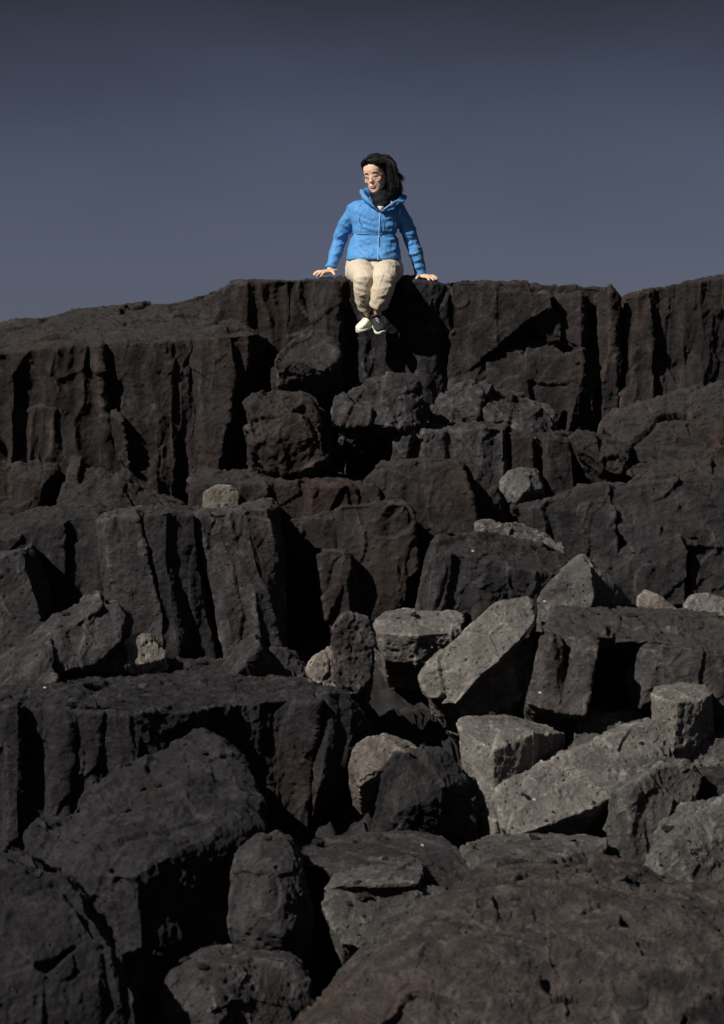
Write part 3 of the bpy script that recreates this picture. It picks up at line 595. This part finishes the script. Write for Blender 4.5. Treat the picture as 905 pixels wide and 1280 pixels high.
# ------------------------------------------------------------------ loose chips and flecks, laid on whatever is under them
def chip_mesh(i):
    rn = random.Random(40 + i); bm = bmesh.new()
    hull_into(bm, [Vector((rn.uniform(-1, 1), rn.uniform(-.8, .8), rn.uniform(-.35, .55))).normalized() * rn.uniform(.6, 1) for _ in range(16)])
    bmesh.ops.bevel(bm, geom=bm.edges[:], offset=.06, segments=1, affect='EDGES')
    bmesh.ops.triangulate(bm, faces=bm.faces[:])
    me = bpy.data.meshes.new('stone_chip'); bm.to_mesh(me); bm.free(); return me
bpy.context.view_layer.update(); _dg = bpy.context.evaluated_depsgraph_get()
chips = [chip_mesh(i) for i in range(6)]; cmat = [M['dark'], M['grey'], M['dark'], M['grey'], M['dark'], M['warm']]
for m_, c_ in zip(chips, cmat): m_.materials.append(c_)
rn = random.Random(12); made = 0; tries = 0
while made < 110 and tries < 6000:
    tries += 1
    px, py = rn.uniform(0, 905), rn.uniform(560, 1230); d0 = at(px, py, -10) - co.location
    hit, loc, nor, fi, ob, mt = SC.ray_cast(_dg, co.location, d0.normalized())
    if not hit or nor.z < .74 or loc.y > -1.2 or ob.name.startswith('cliff'): continue
    if (loc - co.location).length < 12.5: continue
    sz = .012 + .035 * rn.random() ** 2.5 + (.03 * rn.random() if ob.name == 'ground' else 0)
    o = bpy.data.objects.new('stone_chip', chips[rn.randrange(6)]); COL.objects.link(o)
    o.location = loc + Vector((0, 0, sz * .12)); o.scale = (sz, sz, sz); o.rotation_euler = (rn.uniform(-.3, .3), rn.uniform(-.3, .3), rn.uniform(0, 6.28))
    o['label'] = 'small loose stone chip lying on a ledge among the boulders'; o['category'] = 'stone'; o['group'] = 'loose chips on the rock ledges'
    made += 1
wm = plain('white_shell', (.75, .74, .70), .6, .4, .05)
for px, py, lab in ((681, 752, 'tiny white fleck on the smooth upright grey slab'), (591, 689, 'tiny white fleck on the dark tilted ribbed block'), (539, 809, 'tiny white fleck on the pale drum shaped rock'),
                    (675, 866, 'tiny white fleck on the lit front of the capped block'), (56, 860, 'tiny white fleck on the big flat topped dark block'), (528, 1057, 'tiny white fleck on the flat grey slab'), (668, 1000, 'tiny white fleck on the long fallen column')):
    hit, loc, nor, fi, ob, mt = SC.ray_cast(_dg, co.location, (at(px, py, -10) - co.location).normalized())
    if not hit: continue
    o = bpy.data.objects.new('white_fleck', chips[0].copy()); COL.objects.link(o); o.data.materials.clear(); o.data.materials.append(wm)
    o.location = loc; o.scale = (.009, .009, .014); o['label'] = lab; o['category'] = 'fleck'; o['group'] = 'white flecks on the rocks'
# ------------------------------------------------------------------ the seated woman
def ring(bm, c, ax, ay, n=14, pw=1.0):
    out = []
    for i in range(n):
        t = 2 * math.pi * i / n; ct, st = math.cos(t), math.sin(t)
        if pw != 1.0: ct = math.copysign(abs(ct) ** pw, ct); st = math.copysign(abs(st) ** pw, st)
        out.append(bm.verts.new(c + ax * ct + ay * st))
    return out
def skin_rings(bm, rings):
    n = len(rings[0])
    for a, b in zip(rings[:-1], rings[1:]):
        for i in range(n): bm.faces.new((a[i], a[(i + 1) % n], b[(i + 1) % n], b[i]))
    bm.faces.new(rings[0][::-1]); bm.faces.new(rings[-1])
def tube(bm, pts, rad, n=12, flat=1.0, up=None, round_ends=True):
    pts = [Vector(p) for p in pts]; rad = list(rad)
    if round_ends:
        d0 = (pts[0] - pts[1]).normalized(); d1 = (pts[-1] - pts[-2]).normalized()
        pts = [pts[0] + d0 * rad[0] * .85, pts[0] + d0 * rad[0] * .5] + pts + [pts[-1] + d1 * rad[-1] * .5, pts[-1] + d1 * rad[-1] * .85]
        rad = [rad[0] * .45, rad[0] * .85] + rad + [rad[-1] * .85, rad[-1] * .45]
    rings = []; ref = Vector(up) if up else None
    for i, p in enumerate(pts):
        d = (pts[min(i + 1, len(pts) - 1)] - pts[max(i - 1, 0)]).normalized()
        u = ref if ref is not None else (Vector((0, 0, 1)) if abs(d.z) < .9 else Vector((0, 1, 0)))
        x = d.cross(u); x = x.normalized() if x.length > 1e-4 else d.orthogonal().normalized(); y = x.cross(d).normalized(); ref = y
        rings.append(ring(bm, p, x * rad[i], y * rad[i] * flat, n))
    skin_rings(bm, rings)
def ball(bm, c, r, mat=None):
    m = Matrix.Translation(c) @ (mat or Matrix()) @ Matrix.Diagonal((*r, 1))
    bmesh.ops.create_icosphere(bm, subdivisions=3, radius=1, matrix=m)
def loft(bm, spec, n=24, pw=.85):
    # spec: px, py, Y, half width, half depth
    rings = [ring(bm, at(a, b, c), Vector((w, 0, 0)), Vector((0, d, 0)), n, pw) for a, b, c, w, d in spec]
    skin_rings(bm, rings)
def P(a, b, c): return at(a, b, c)
per = bpy.data.objects.new('person', None); COL.objects.link(per)
per.location = at(468, 350, 0.1); per.empty_display_size = .2
per['label'] = 'woman in blue jacket and beige trousers sitting on the cliff edge'; per['category'] = 'person'
bpy.context.view_layer.update()
def part(name, bm, mat, voxel=None, sm=1, parent=per, disp=None, label=None):
    bmesh.ops.recalc_face_normals(bm, faces=bm.faces[:])
    if voxel: me = remesh(bm, voxel)
    else:
        me = bpy.data.meshes.new(name); bm.to_mesh(me); bm.free()
    v = verts_np(me)
    if sm: v = smooth_np(me, v, sm, .5); set_verts(me, v)
    if disp is not None:
        v = v + normals_np(me) * disp(v, normals_np(me))[:, None]
    origin = np.array(per.location); set_verts(me, v - origin)
    o = link(name, me, mat)
    o.parent = parent
    if parent is per: pass
    if label: o['label'] = label
    return o
M['skin'] = plain('skin', (.74, .475, .345), .5, .4, .08, 40, sss=.12)
M['jacket'] = plain('blue_shell_fabric', (.085, .275, .58), .6, .3, .06, 60, .25)
M['jacket_dark'] = plain('dark_blue_seam', (.02, .075, .24), .6, .3, .05, 60)
M['zip'] = plain('pale_blue_zip_tape', (.24, .42, .72), .4, .5, .05, 90)
M['lining'] = plain('pale_blue_lining', (.36, .52, .80), .5, .4, .05, 60)
M['trouser'] = plain('beige_trouser_cloth', (.60, .51, .385), .85, .2, .07, 50, .3)
M['trouser_seam'] = plain('tan_trouser_pocket', (.30, .23, .15), .85, .2, .07, 50, .3)
M['scarf'] = plain('black_neck_cloth', (.010, .010, .011), .8, .2, .3, 60, .3)
M['hair'] = plain('black_hair', (.009, .0075, .0075), .58, .3, .35, 60)
M['shirt'] = plain('white_shirt', (.62, .60, .58), .8, .2, .04, 40)
M['shoe_pale'] = plain('pale_cream_shoe_mesh', (.76, .77, .64), .7, .3, .08, 120, .3)
M['shoe_black'] = plain('black_shoe_cloth', (.015, .015, .017), .7, .3, .3, 120, .3)
M['sole'] = plain('pale_green_white_sole', (.58, .62, .46), .6, .3, .06, 60)
M['lip'] = plain('lips', (.44, .18, .15), .45, .4, .05, 40)
M['brow'] = plain('dark_brow', (.030, .020, .016), .7, .2, .2, 200)
M['tooth'] = plain('teeth', (.7, .66, .58), .4, .4, .02, 40)
M['frame'] = plain('thin_metal_spectacle_frame', (.42, .36, .30), .3, .6, .05, 60)

# ---- body (one mesh): head, neck, trunk, arms, hands, legs, feet
HR = Euler((math.radians(18), math.radians(-7), math.radians(-26))).to_matrix().to_4x4()
HC = at(470, 217.5, .05)
HM = Matrix.Translation(HC) @ HR @ Matrix.Scale(1.03, 4)
def hp(x, y, z): return HM @ Vector((x, y, z))
bm = bmesh.new()
hr = [(-.114, .016, -.072, -.045), (-.106, .030, -.086, -.02), (-.092, .041, -.092, .01), (-.07, .052, -.091, .04), (-.045, .060, -.089, .07), (-.015, .0655, -.087, .088),
      (.015, .068, -.085, .096), (.045, .070, -.086, .098), (.07, .066, -.076, .092), (.092, .052, -.052, .074), (.106, .032, -.022, .05), (.112, .012, .0, .025)]
rings = []
for z, w, f, b_ in hr:
    c = hp(0, (f + b_) / 2, z); ax = (HR.to_3x3() @ Vector((w, 0, 0))) * 1.03; ay = (HR.to_3x3() @ Vector((0, (b_ - f) / 2, 0))) * 1.03
    rings.append(ring(bm, c, ax, ay, 24, .88))
skin_rings(bm, rings)
hull_into(bm, [hp(*q) for q in ((-.006, -.080, .020), (.006, -.080, .020), (-.007, -.106, -.022), (.007, -.106, -.022), (0, -.109, -.027), (-.016, -.090, -.035), (.016, -.090, -.035), (0, -.097, -.040), (-.014, -.08, -.02), (.014, -.08, -.02))])
for sx in (-1, 1):
    ball(bm, hp(sx * .038, -.062, -.026), (.022, .020, .022))           # cheek
    ball(bm, hp(sx * .030, -.0745, .006), (.0145, .012, .0095))           # lowered lid
    ball(bm, hp(sx * .030, -.076, .026), (.020, .010, .006))            # brow ridge
    ball(bm, hp(sx * .068, .010, -.004), (.007, .016, .028))            # ear
ball(bm, hp(0, -.080, -.096), (.018, .013, .013))
ball(bm, hp(0, -.080, -.060), (.030, .012, .020))
tube(bm, [at(476, 234, .10), at(476, 246, .10), at(472, 258, .10)], [.052, .054, .075])
loft(bm, [(471, 250, .10, .09, .06), (470, 258, .10, .12, .07), (468, 275, .09, .125, .085), (468, 295, .08, .125, .09), (468, 318, .09, .12, .09), (468, 338, .10, .12, .09)])
armL = [at(443, 260, .10), at(425, 299, .24), at(413, 336, .16)]
armR = [at(499, 260, .10), at(515, 300, .12), at(526, 343, .13)]
for A in (armL, armR): tube(bm, A, [.036, .034, .024])
legs = [[at(452, 335, .12), at(455, 349, -.25), at(457, 380, -.18), at(462, 400, -.11)], [at(484, 335, .12), at(480.5, 349, -.27), at(474, 378, -.235), at(469.5, 398, -.15)]]
for A in legs: tube(bm, A, [.060, .044, .034, .029])
def hand(w, d, side, spread, thumb):
    # w wrist, d finger direction, side: +1/-1 which side the thumb leaves on
    d = Vector(d).normalized(); n = Vector((0, -.25, 1)).normalized(); s = d.cross(n).normalized() * side; n = s.cross(d).normalized() * side
    if n.z < 0: n = -n
    pc = w + d * .045
    tube(bm, [w - d * .03, w, w + d * .03, w + d * .07], [.024, .022, .034, .036], 14, .42, up=n)
    for i, (o, l) in enumerate(((.028, .062), (.010, .074), (-.009, .069), (-.027, .054))):
        b0 = w + d * .065 + s * o; f = (d + s * o * spread).normalized()
        tube(bm, [b0 - f * .012, b0 + f * l * .40 + n * .006, b0 + f * l * .75 - n * .001, b0 + f * l - n * .010], [.0095, .0088, .0080, .0068], 10)
    t0 = w + d * .018 + s * .026; tf = (d * thumb[0] + s * thumb[1]).normalized()
    tube(bm, [t0 - tf * .012, t0 + tf * .028 + n * .002, t0 + tf * .058 - n * .010], [.0125, .0105, .0080], 10)
hand(at(414, 338, .14), (-.70, -.55, -.20), -1, 10, (.35, .95))
hand(at(525, 344, .12), (.66, -.60, -.17), 1, 10, (.35, .95))
for c, t in ((at(462, 400, -.11), at(455, 408, -.15)), (at(469.5, 398, -.15), at(473, 407, -.19))):
    tube(bm, [c, (c + t) / 2, t], [.028, .024, .012])
part('body', bm, M['skin'], .0033, 3)

# ---- jacket
bm = bmesh.new()
loft(bm, [(478, 243, .13, .055, .05), (474, 248, .12, .085, .065), (471, 252, .11, .145, .090), (470, 258, .10, .180, .105), (469.5, 268, .085, .170, .116), (469, 280, .075, .155, .114), (468.5, 290, .07, .146, .108), (468, 294, .07, .145, .106),
          (468, 300, .07, .158, .116), (467.5, 312, .07, .174, .128), (467, 321, .06, .177, .150), (467, 325.5, .06, .176, .153)], 32)
tube(bm, [at(455, 258, .10), at(444.5, 262.5, .11), at(433, 281, .17), at(425, 299, .225), at(419, 317, .20), at(413.5, 335.5, .155)], [.045, .056, .053, .047, .042, .038], 18, round_ends=False)
tube(bm, [at(487, 258, .10), at(496.5, 262.5, .10), at(506.5, 279, .10), at(515, 300, .12), at(521, 320, .12), at(526, 343, .14)], [.045, .056, .053, .047, .043, .038], 18, round_ends=False)
def crease(v, p0, p1, w, sag=0.0):
    # distance field of one fold line seen from the front, between two photo points
    a_, b_ = at(p0[0], p0[1], 0), at(p1[0], p1[1], 0)
    d = np.array([b_.x - a_.x, b_.z - a_.z]); L2 = d @ d
    q = np.stack([v[:, 0] - a_.x, v[:, 2] - a_.z], 1); t = np.clip(q @ d / L2, 0, 1)
    e = q - t[:, None] * d; e[:, 1] += sag * 4 * t * (1 - t)
    return np.exp(-(e ** 2).sum(1) / w ** 2) * (0.35 + .65 * np.sin(np.pi * np.clip(t, .05, .95)))
def wrinkle(v, fx, fz, sd, amp):
    # sharp-crested creases in cloth, running mostly across
    q = v * np.array([fx, fx, fz]) + .35 * np.stack([perlin(v * 6, sd + 1), perlin(v * 6, sd + 2), perlin(v * 6, sd + 3)], 1)
    return amp * np.clip(1 - np.abs(perlin(q, sd)) * 3.6, 0, 1) ** 1.6 * np.clip(.5 + 1.4 * perlin(v * 8, sd + 5), 0, 1)
FOLD = [((449, 272), (468, 281), .010, .01), ((452, 267), (470, 273), .008, .01), ((448, 282), (466, 288), .009, -.004), ((478, 283), (497, 278), .009, .01), ((477, 275), (494, 270), .008, .006),
        ((446, 309), (468, 318), .010, .01), ((476, 318), (496, 310), .010, .008), ((450, 299), (462, 304), .008, .004), ((480, 300), (494, 299), .008, .004),
        ((420, 296), (437, 288), .010, -.006), ((421, 303), (433, 302), .008, 0), ((416, 316), (428, 312), .008, .004), ((414, 325), (424, 323), .007, .004), ((427, 277), (439, 283), .009, .006),
        ((506, 293), (521, 297), .009, .006), ((508, 303), (521, 301), .008, 0), ((513, 317), (525, 313), .009, .004), ((515, 326), (528, 322), .008, .004), ((518, 334), (530, 331), .007, .002), ((500, 276), (512, 282), .009, .004)]
def wr(v, n):
    g = np.clip(-n[:, 1] * 1.6, 0, 1)
    d = 0.0060 * fbm(v * np.array([9, 9, 12.0]), 2, 71) + .0022 * fbm(v * 34, 2, 75)
    d = d + wrinkle(v, 8, 9.0, 3, .0065) + wrinkle(v, 15, 17.0, 8, .004)
    for p0, p1, w, sg in FOLD:
        d = d + g * (.0042 * crease(v, p0, p1, w * .7, sg) + .0 * crease(v, p0, p1, w, sg) - .0040 * crease(v, (p0[0] + .5, p0[1] + 4), (p1[0] + .5, p1[1] + 4), w, sg))
    waist = np.exp(-((v[:, 2] - at(0, 293, .05).z) / .014) ** 2) * (np.abs(v[:, 0] - .08) < .20)
    return d - .008 * waist
jk = part('jacket', bm, M['jacket'], .0055, 2, disp=wr)
def on_front(px, py, off=.0): return at(px, py, off)
# zip, hood, collar, seams
def front_y(px, py):
    # the jacket's front surface at a pixel
    rows = [(243, .13, .055, .05, 478), (252.5, .11, .150, .085, 471), (258, .10, .182, .100, 470), (268, .085, .176, .116, 469.5), (280, .075, .164, .116, 469), (290, .07, .152, .110, 468.5), (294, .07, .150, .108, 468), (300, .07, .158, .116, 468), (312, .07, .174, .128, 467.5), (326, .08, .184, .138, 467)]
    f = lambda i: float(np.interp(py, [r[0] for r in rows], [r[i] for r in rows]))
    x = (px - f(4)) * .00526 / f(2); x = max(-.98, min(.98, x))
    return f(1) - f(3) * (1 - abs(x) ** 2.35) ** (1 / 2.35)
def strip(bm, pts, r, lift=.004, flat=.6):
    tube(bm, [at(x, y, front_y(x, y) - lift) for x, y in pts], [r] * len(pts), 8, flat)
bm = bmesh.new(); strip(bm, [(475.2, 264), (474.8, 275), (474, 285), (473.6, 295), (473, 308)], .0032, .007)
tube(bm, [at(473, 308, front_y(473, 308) - .007), at(472.7, 316, front_y(473, 316) - .022), at(472.4, 324.5, -.115)], [.0032] * 3, 8, .6)
part('zip', bm, M['zip'], None, 0, jk)
for nm, pts in (('pocket_seam', [(447, 301), (450, 307), (453, 314), (449, 321)]), ('pocket_seam', [(497, 300), (494, 307), (491, 316)]), ('chest_seam', [(452, 262), (450, 270), (449, 276), (452, 282)]), ('chest_seam', [(494, 262), (496, 272), (494, 284)])):
    bm = bmesh.new(); strip(bm, pts, .0022, .001); part(nm, bm, M['jacket_dark'], None, 0, jk)
bm = bmesh.new(); strip(bm, [(446, 292.5), (456, 293), (466, 292), (474, 292.5), (486, 293.5), (494, 292.5)], .0036, -.001)
part('waist_cord', bm, M['jacket_dark'], None, 0, jk)
bm = bmesh.new()
for x, y in ((489, 252), (491.5, 255)):
    tube(bm, [at(x, y, front_y(x, y) - .03), at(x + 1.5, y + 4, front_y(x, y) - .03), at(x + 1, y + 9, front_y(x, y) - .024)], [.004, .004, .003], 8)
tube(bm, [at(500, 262, front_y(498, 262) - .012), at(499.6, 268, front_y(498, 268) - .012)], [.0045, .0045], 8)
part('drawcord', bm, M['lining'], None, 0, jk)
bm = bmesh.new()
tube(bm, [at(474.5, 265, -.035), at(468, 259, -.045), at(461, 252, -.03), at(455, 246, .02), at(454, 242, .10), at(462, 241, .19), at(478, 242, .225), at(494, 243, .19), at(503, 247, .11), at(501, 252, .02), at(492, 256, -.035), at(483, 261, -.045), at(476, 265.5, -.035)],
     [.008, .018, .026, .030, .032, .040, .044, .040, .032, .030, .026, .018, .008], 16, .6)
ball(bm, at(480, 254, .22), (.11, .05, .075))
part('hood', bm, M['jacket'], .005, 2, jk, disp=lambda v, n: .006 * fbm(v * np.array([16, 16, 12.0]), 2, 31))
bm = bmesh.new(); tube(bm, [at(476, 264.5, -.055), at(484, 258.8, -.068), at(491, 253.5, -.062), at(498, 249.5, -.03)], [.004, .009, .010, .006], 10, .5)
part('hood_lining', bm, M['lining'], .003, 1, jk)
for A in (armL, armR):
    bm = bmesh.new(); d = (A[2] - A[1]).normalized(); w = A[2] + d * .0
    ring_pts = []
    tube(bm, [w - d * .012, w - d * .002], [.0405, .039], 18, round_ends=False)
    part('cuff', bm, M['jacket'], None, 0, jk)

# ---- neck cloth and shirt
bm = bmesh.new()
tube(bm, [at(474, 240, .06), at(475.5, 247, .045), at(477, 255, .02), at(476, 261, -.01)], [.062, .066, .060, .030], 16)
ball(bm, at(484, 246, .05), (.05, .05, .035))
part('scarf', bm, M['scarf'], .005, 1, disp=lambda v, n: .006 * fbm(v * np.array([12, 12, 30.0]), 2, 41))
bm = bmesh.new(); hull_into(bm, [at(472, 258.0, -.048), at(480, 258.0, -.048), at(475.6, 264.5, -.062), at(472, 257, .0), at(480, 257, .0), at(475.6, 264, -.01)])
part('shirt', bm, M['shirt'], None, 0)

# ---- trousers
bm = bmesh.new()
loft(bm, [(467.5, 318, .09, .165, .115), (467.5, 326, .09, .180, .130), (467.5, 336, .10, .192, .140), (467.5, 345, .10, .190, .135), (467.5, 350, .10, .17, .11)], 28)
tube(bm, [at(450, 336, .12), at(452, 341, -.08), at(454.5, 345, -.22), at(455, 350.5, -.27), at(454.5, 362, -.25), at(455.5, 374, -.21), at(457, 383, -.178)], [.098, .087, .076, .071, .066, .057, .050], 20, round_ends=False)
tube(bm, [at(486, 336, .12), at(484, 341, -.08), at(481.5, 345, -.24), at(480.5, 350.5, -.29), at(478, 362, -.285), at(475.5, 372, -.265), at(473.5, 379.5, -.24)], [.098, .088, .080, .076, .073, .067, .062], 20, round_ends=False)
tube(bm, [at(467.5, 328, .05), at(467.5, 338, -.06), at(467.5, 346, -.12)], [.06, .06, .045], 14)
TF = [((441, 352), (457, 356), .009, .004), ((446, 362), (460, 366), .008, .004), ((449, 372), (462, 370), .007, .003), ((477, 352), (497, 355), .009, .004), ((474, 364), (490, 360), .008, .004), ((470, 374), (486, 370), .007, .003), ((440, 334), (462, 330), .010, .0), ((474, 331), (498, 335), .010, .0), ((455, 340), (463, 358), .008, 0), ((480, 342), (474, 360), .008, 0)]
def wt(v, n):
    g = np.clip(-n[:, 1] * 1.6, 0, 1)
    d = .0045 * fbm(v * np.array([10, 10, 6.0]), 1, 91) + .0018 * fbm(v * 36, 2, 95)
    d = d + wrinkle(v, 11, 7.0, 23, .0045) + wrinkle(v, 15, 12.0, 28, .002)
    for p0, p1, w, sg in TF:
        d = d + g * (.0030 * crease(v, p0, p1, w, sg) - .0022 * crease(v, (p0[0], p0[1] + 4), (p1[0], p1[1] + 4), w, sg))
    return d
tr = part('trousers', bm, M['trouser'], .0055, 2, disp=wt)
for c, d, r in ((at(457, 383, -.178), at(455.5, 374, -.21), .054), (at(473.5, 379.5, -.24), at(475.5, 372, -.265), .066)):
    bm = bmesh.new(); u = (d - c).normalized(); tube(bm, [c - u * .014, c + u * .0, c + u * .026], [r * .98, r, r * .97], 20, round_ends=False)
    part('trouser_cuff', bm, M['trouser'], .005, 1, tr, disp=wt)

# ---- shoes
def shoe(name, heel, toe, upm, label, roll):
    heel, toe = Vector(heel), Vector(toe); d = (toe - heel).normalized(); s = Vector(roll).normalized(); s = (s - d * s.dot(d)).normalized(); n = s.cross(d).normalized()
    if n.dot(Vector((0, .35, 1))) < 0: n = -n
    Ln = (toe - heel).length
    def q(a, b, c): return heel + d * (a * Ln) + s * b + n * c
    root = bpy.data.objects.new(name, None); COL.objects.link(root); root.parent = per; root['label'] = label
    bm = bmesh.new()
    prof = [(-.02, .026, .050), (.12, .032, .062), (.30, .034, .060), (.48, .037, .046), (.66, .041, .036), (.84, .037, .028), (.97, .022, .018)]
    rs = []
    for a, w, h in prof: rs.append(ring(bm, q(a, 0, h / 2), s * w, n * (h / 2 + .004), 16, .85))
    skin_rings(bm, rs)
    part('upper', bm, upm, .004, 2, root)
    bm = bmesh.new(); rs = []
    for a, w, h in [(-.06, .022, .0), (.0, .032, .0), (.2, .034, .0), (.45, .036, .0), (.66, .043, .0), (.85, .040, .0), (.98, .026, .004), (1.03, .012, .006)]:
        rs.append(ring(bm, q(a, 0, -.010 + h), s * w, n * .013, 16, .7))
    skin_rings(bm, rs); part('sole', bm, M['sole'], .004, 1, root)
    bm = bmesh.new()
    for k in range(4):
        a = .36 + .09 * k; h = .060 - .0075 * k
        tube(bm, [q(a, -.020, h - .012), q(a + .01, 0, h + .001), q(a, .020, h - .012)], [.0028] * 3, 6)
    part('laces', bm, M['shoe_black'] if upm is M['shoe_pale'] else M['shoe_pale'], None, 0, root)
    bm = bmesh.new(); rs = []
    for a, w, c in ((.10, .030, .050), (.10, .034, .066), (.09, .035, .082)): rs.append(ring(bm, q(a, 0, c), s * w, d * w * 1.15, 16))
    skin_rings(bm, rs); part('ankle_collar', bm, M['shoe_black'], .004, 1, root)
shoe('shoe', at(465.5, 404.5, -.10), at(447, 413, -.19), M['shoe_pale'], 'cream running shoe pointing to the left', (.35, -.8, -.1))
shoe('shoe', at(469.5, 403.5, -.13), at(477.5, 415, -.25), M['shoe_black'], 'black running shoe with a pale sole', (.9, .3, .35))

# ---- face and hair
for sx in (-1, 1):
    bm = bmesh.new(); tube(bm, [hp(sx * .016, -.0885, .026), hp(sx * .030, -.0875, .031), hp(sx * .045, -.077, .027)], [.0022, .0030, .0016], 8)
    part('eyebrow', bm, M['brow'], None, 0)
    bm = bmesh.new(); tube(bm, [hp(sx * .017, -.0865, .004), hp(sx * .030, -.0895, -.0010), hp(sx * .044, -.0795, .004)], [.0010, .0018, .0014], 8)
    part('eyelashes', bm, M['brow'], None, 0)
bm = bmesh.new(); tube(bm, [hp(-.025, -.085, -.0535), hp(-.012, -.0935, -.0575), hp(0, -.0962, -.0590), hp(.012, -.0935, -.0575), hp(.025, -.085, -.0535)], [.0014, .0028, .0030, .0028, .0014], 10)
tube(bm, [hp(-.023, -.086, -.0560), hp(-.011, -.0935, -.0665), hp(0, -.0955, -.0690), hp(.011, -.0935, -.0665), hp(.023, -.086, -.0560)], [.0014, .0030, .0034, .0030, .0014], 10)
part('lips', bm, M['lip'], None, 0)
bm = bmesh.new(); tube(bm, [hp(-.018, -.0885, -.0575), hp(0, -.0945, -.0635), hp(.018, -.0885, -.0575)], [.0018, .0032, .0018], 8)
part('teeth', bm, M['tooth'], None, 0)
gl = bmesh.new()
for sx in (-1, 1):
    pts = [hp(sx * .031 + .021 * math.cos(t), -.103 + .012 * (abs(sx * .031 + .021 * math.cos(t)) / .052) ** 2, -.002 + .017 * math.sin(t)) for t in np.linspace(0, 2 * math.pi, 19)]
    tube(gl, pts, [.0008] * len(pts), 6, round_ends=False)
    tube(gl, [hp(sx * .052, -.092, .004), hp(sx * .068, -.04, .004), hp(sx * .071, .01, .004)], [.0012] * 3, 6)
tube(gl, [hp(-.010, -.103, .002), hp(0, -.106, .004), hp(.010, -.103, .002)], [.0012] * 3, 6)
part('glasses', gl, M['frame'], None, 0)
bm = bmesh.new()
hr2 = [(-.02, .060, .030, .112), (.015, .073, .012, .116), (.045, .078, -.022, .119), (.070, .078, -.052, .116), (.090, .068, -.068, .104), (.110, .052, -.060, .084), (.124, .032, -.035, .058), (.130, .014, -.005, .034)]
rings = []
for z, w, f, b_ in hr2:
    rings.append(ring(bm, hp(.004, (f + b_) / 2, z), HR.to_3x3() @ Vector((w * 1.03, 0, 0)), HR.to_3x3() @ Vector((0, (b_ - f) / 2 * 1.03, 0)), 24, .95))
skin_rings(bm, rings)
tube(bm, [hp(-.062, .01, .0), hp(-.064, -.020, .045), hp(-.050, -.056, .088), hp(-.020, -.074, .108), hp(.020, -.078, .105), hp(.052, -.068, .076), hp(.073, -.036, .040), hp(.078, -.005, -.02)], [.004, .006, .007, .007, .008, .010, .012, .012], 12)
ball(bm, at(481, 204, .09), (.060, .088, .060)); ball(bm, at(485, 211, .09), (.062, .09, .080)); ball(bm, at(486.5, 223, .11), (.050, .075, .085)); ball(bm, at(486, 236, .11), (.046, .06, .045))
bmesh.ops.recalc_face_normals(bm, faces=bm.faces[:])
hm = remesh(bm, .004); hv = smooth_np(hm, verts_np(hm), 6, .5); set_verts(hm, hv); hn = normals_np(hm)
set_verts(hm, hv + hn * (.003 * fbm(np.stack([hv[:, 0] * 50, hv[:, 1] * 50, hv[:, 2] * 10], 1), 2, 17))[:, None])
bm = bmesh.new(); bm.from_mesh(hm); bpy.data.meshes.remove(hm)
rnd = random.Random(5)
def strand(pts, r):
    # one lock of hair: a smooth curve through the points, tapering to its tip
    P_ = [pts[0]] + [Vector(p) for p in pts] + [pts[-1]]; out = []
    for i in range(1, len(P_) - 2):
        for t in (0, .33, .66):
            a, b, c, d = P_[i - 1], P_[i], P_[i + 1], P_[i + 2]
            out.append(.5 * ((2 * b) + (c - a) * t + (2 * a - 5 * b + 4 * c - d) * t * t + (3 * b - a - 3 * c + d) * t ** 3))
    out.append(pts[-1]); n = len(out)
    tube(bm, out, [r * (1 - .8 * (i / (n - 1)) ** 2) for i in range(n)], 5, round_ends=False)
def jit(s): return Vector((rnd.gauss(0, s), rnd.gauss(0, s), rnd.gauss(0, s)))
for k in range(900):
    a = rnd.uniform(0, 1) ** .6; s0 = hp(-.01 + .07 * a, rnd.uniform(-.07, .09), .124 - .045 * a)
    dp = rnd.uniform(-.04, .18)
    m1 = at(480 + 12 * a, 201 + 3 * a, dp) + jit(.004)
    m2 = at(484 + 12.5 * a, 219, dp) + jit(.006)
    e_ = at(485 + 14 * a + rnd.uniform(-1, 5), 242 - 5 * a + rnd.gauss(0, 3.2), dp) + jit(.01)
    strand([s0, m1, m2, e_], .0022)
for k in range(60):
    y = rnd.gauss(224, 2.0); strand([at(488, y - 16, .1) + jit(.006), at(496, y - 6, .1) + jit(.005), at(503 + rnd.gauss(1, 1.5), y + rnd.gauss(0, 1.2), .1) + jit(.005)], .0020)
for k in range(50):
    strand([at(489, 222, .1) + jit(.012), at(494, 233, .1) + jit(.008), at(500 + rnd.gauss(1, 1.5), 241 + rnd.gauss(0, 1.2), .1) + jit(.006)], .0020)
for k in range(420):                                       # fringe swept from the parting, both ways
    t = rnd.uniform(0, 1); s0 = hp(.020, -.035 - .02 * rnd.random() + .06 * t, .123)
    if k % 3:
        q = [hp(-.015, -.082 + .06 * t, .116), hp(-.050, -.068 + .055 * t, .092), hp(-.069, -.032 + .05 * t, .050), hp(-.069 - .004 * rnd.random(), -.016 + .06 * t, .012 - .03 * t)]
    else:
        q = [hp(.045, -.086 + .06 * t, .100), hp(.073, -.060 + .055 * t, .066), hp(.080, -.022 + .05 * t, .020), hp(.082, .0 + .05 * t, -.05)]
    strand([s0] + [p + jit(.0025) for p in q], .0022)
me = bpy.data.meshes.new('hair'); bm.to_mesh(me); bm.free()
set_verts(me, verts_np(me) - np.array(per.location)); o = link('hair', me, M['hair'], per)
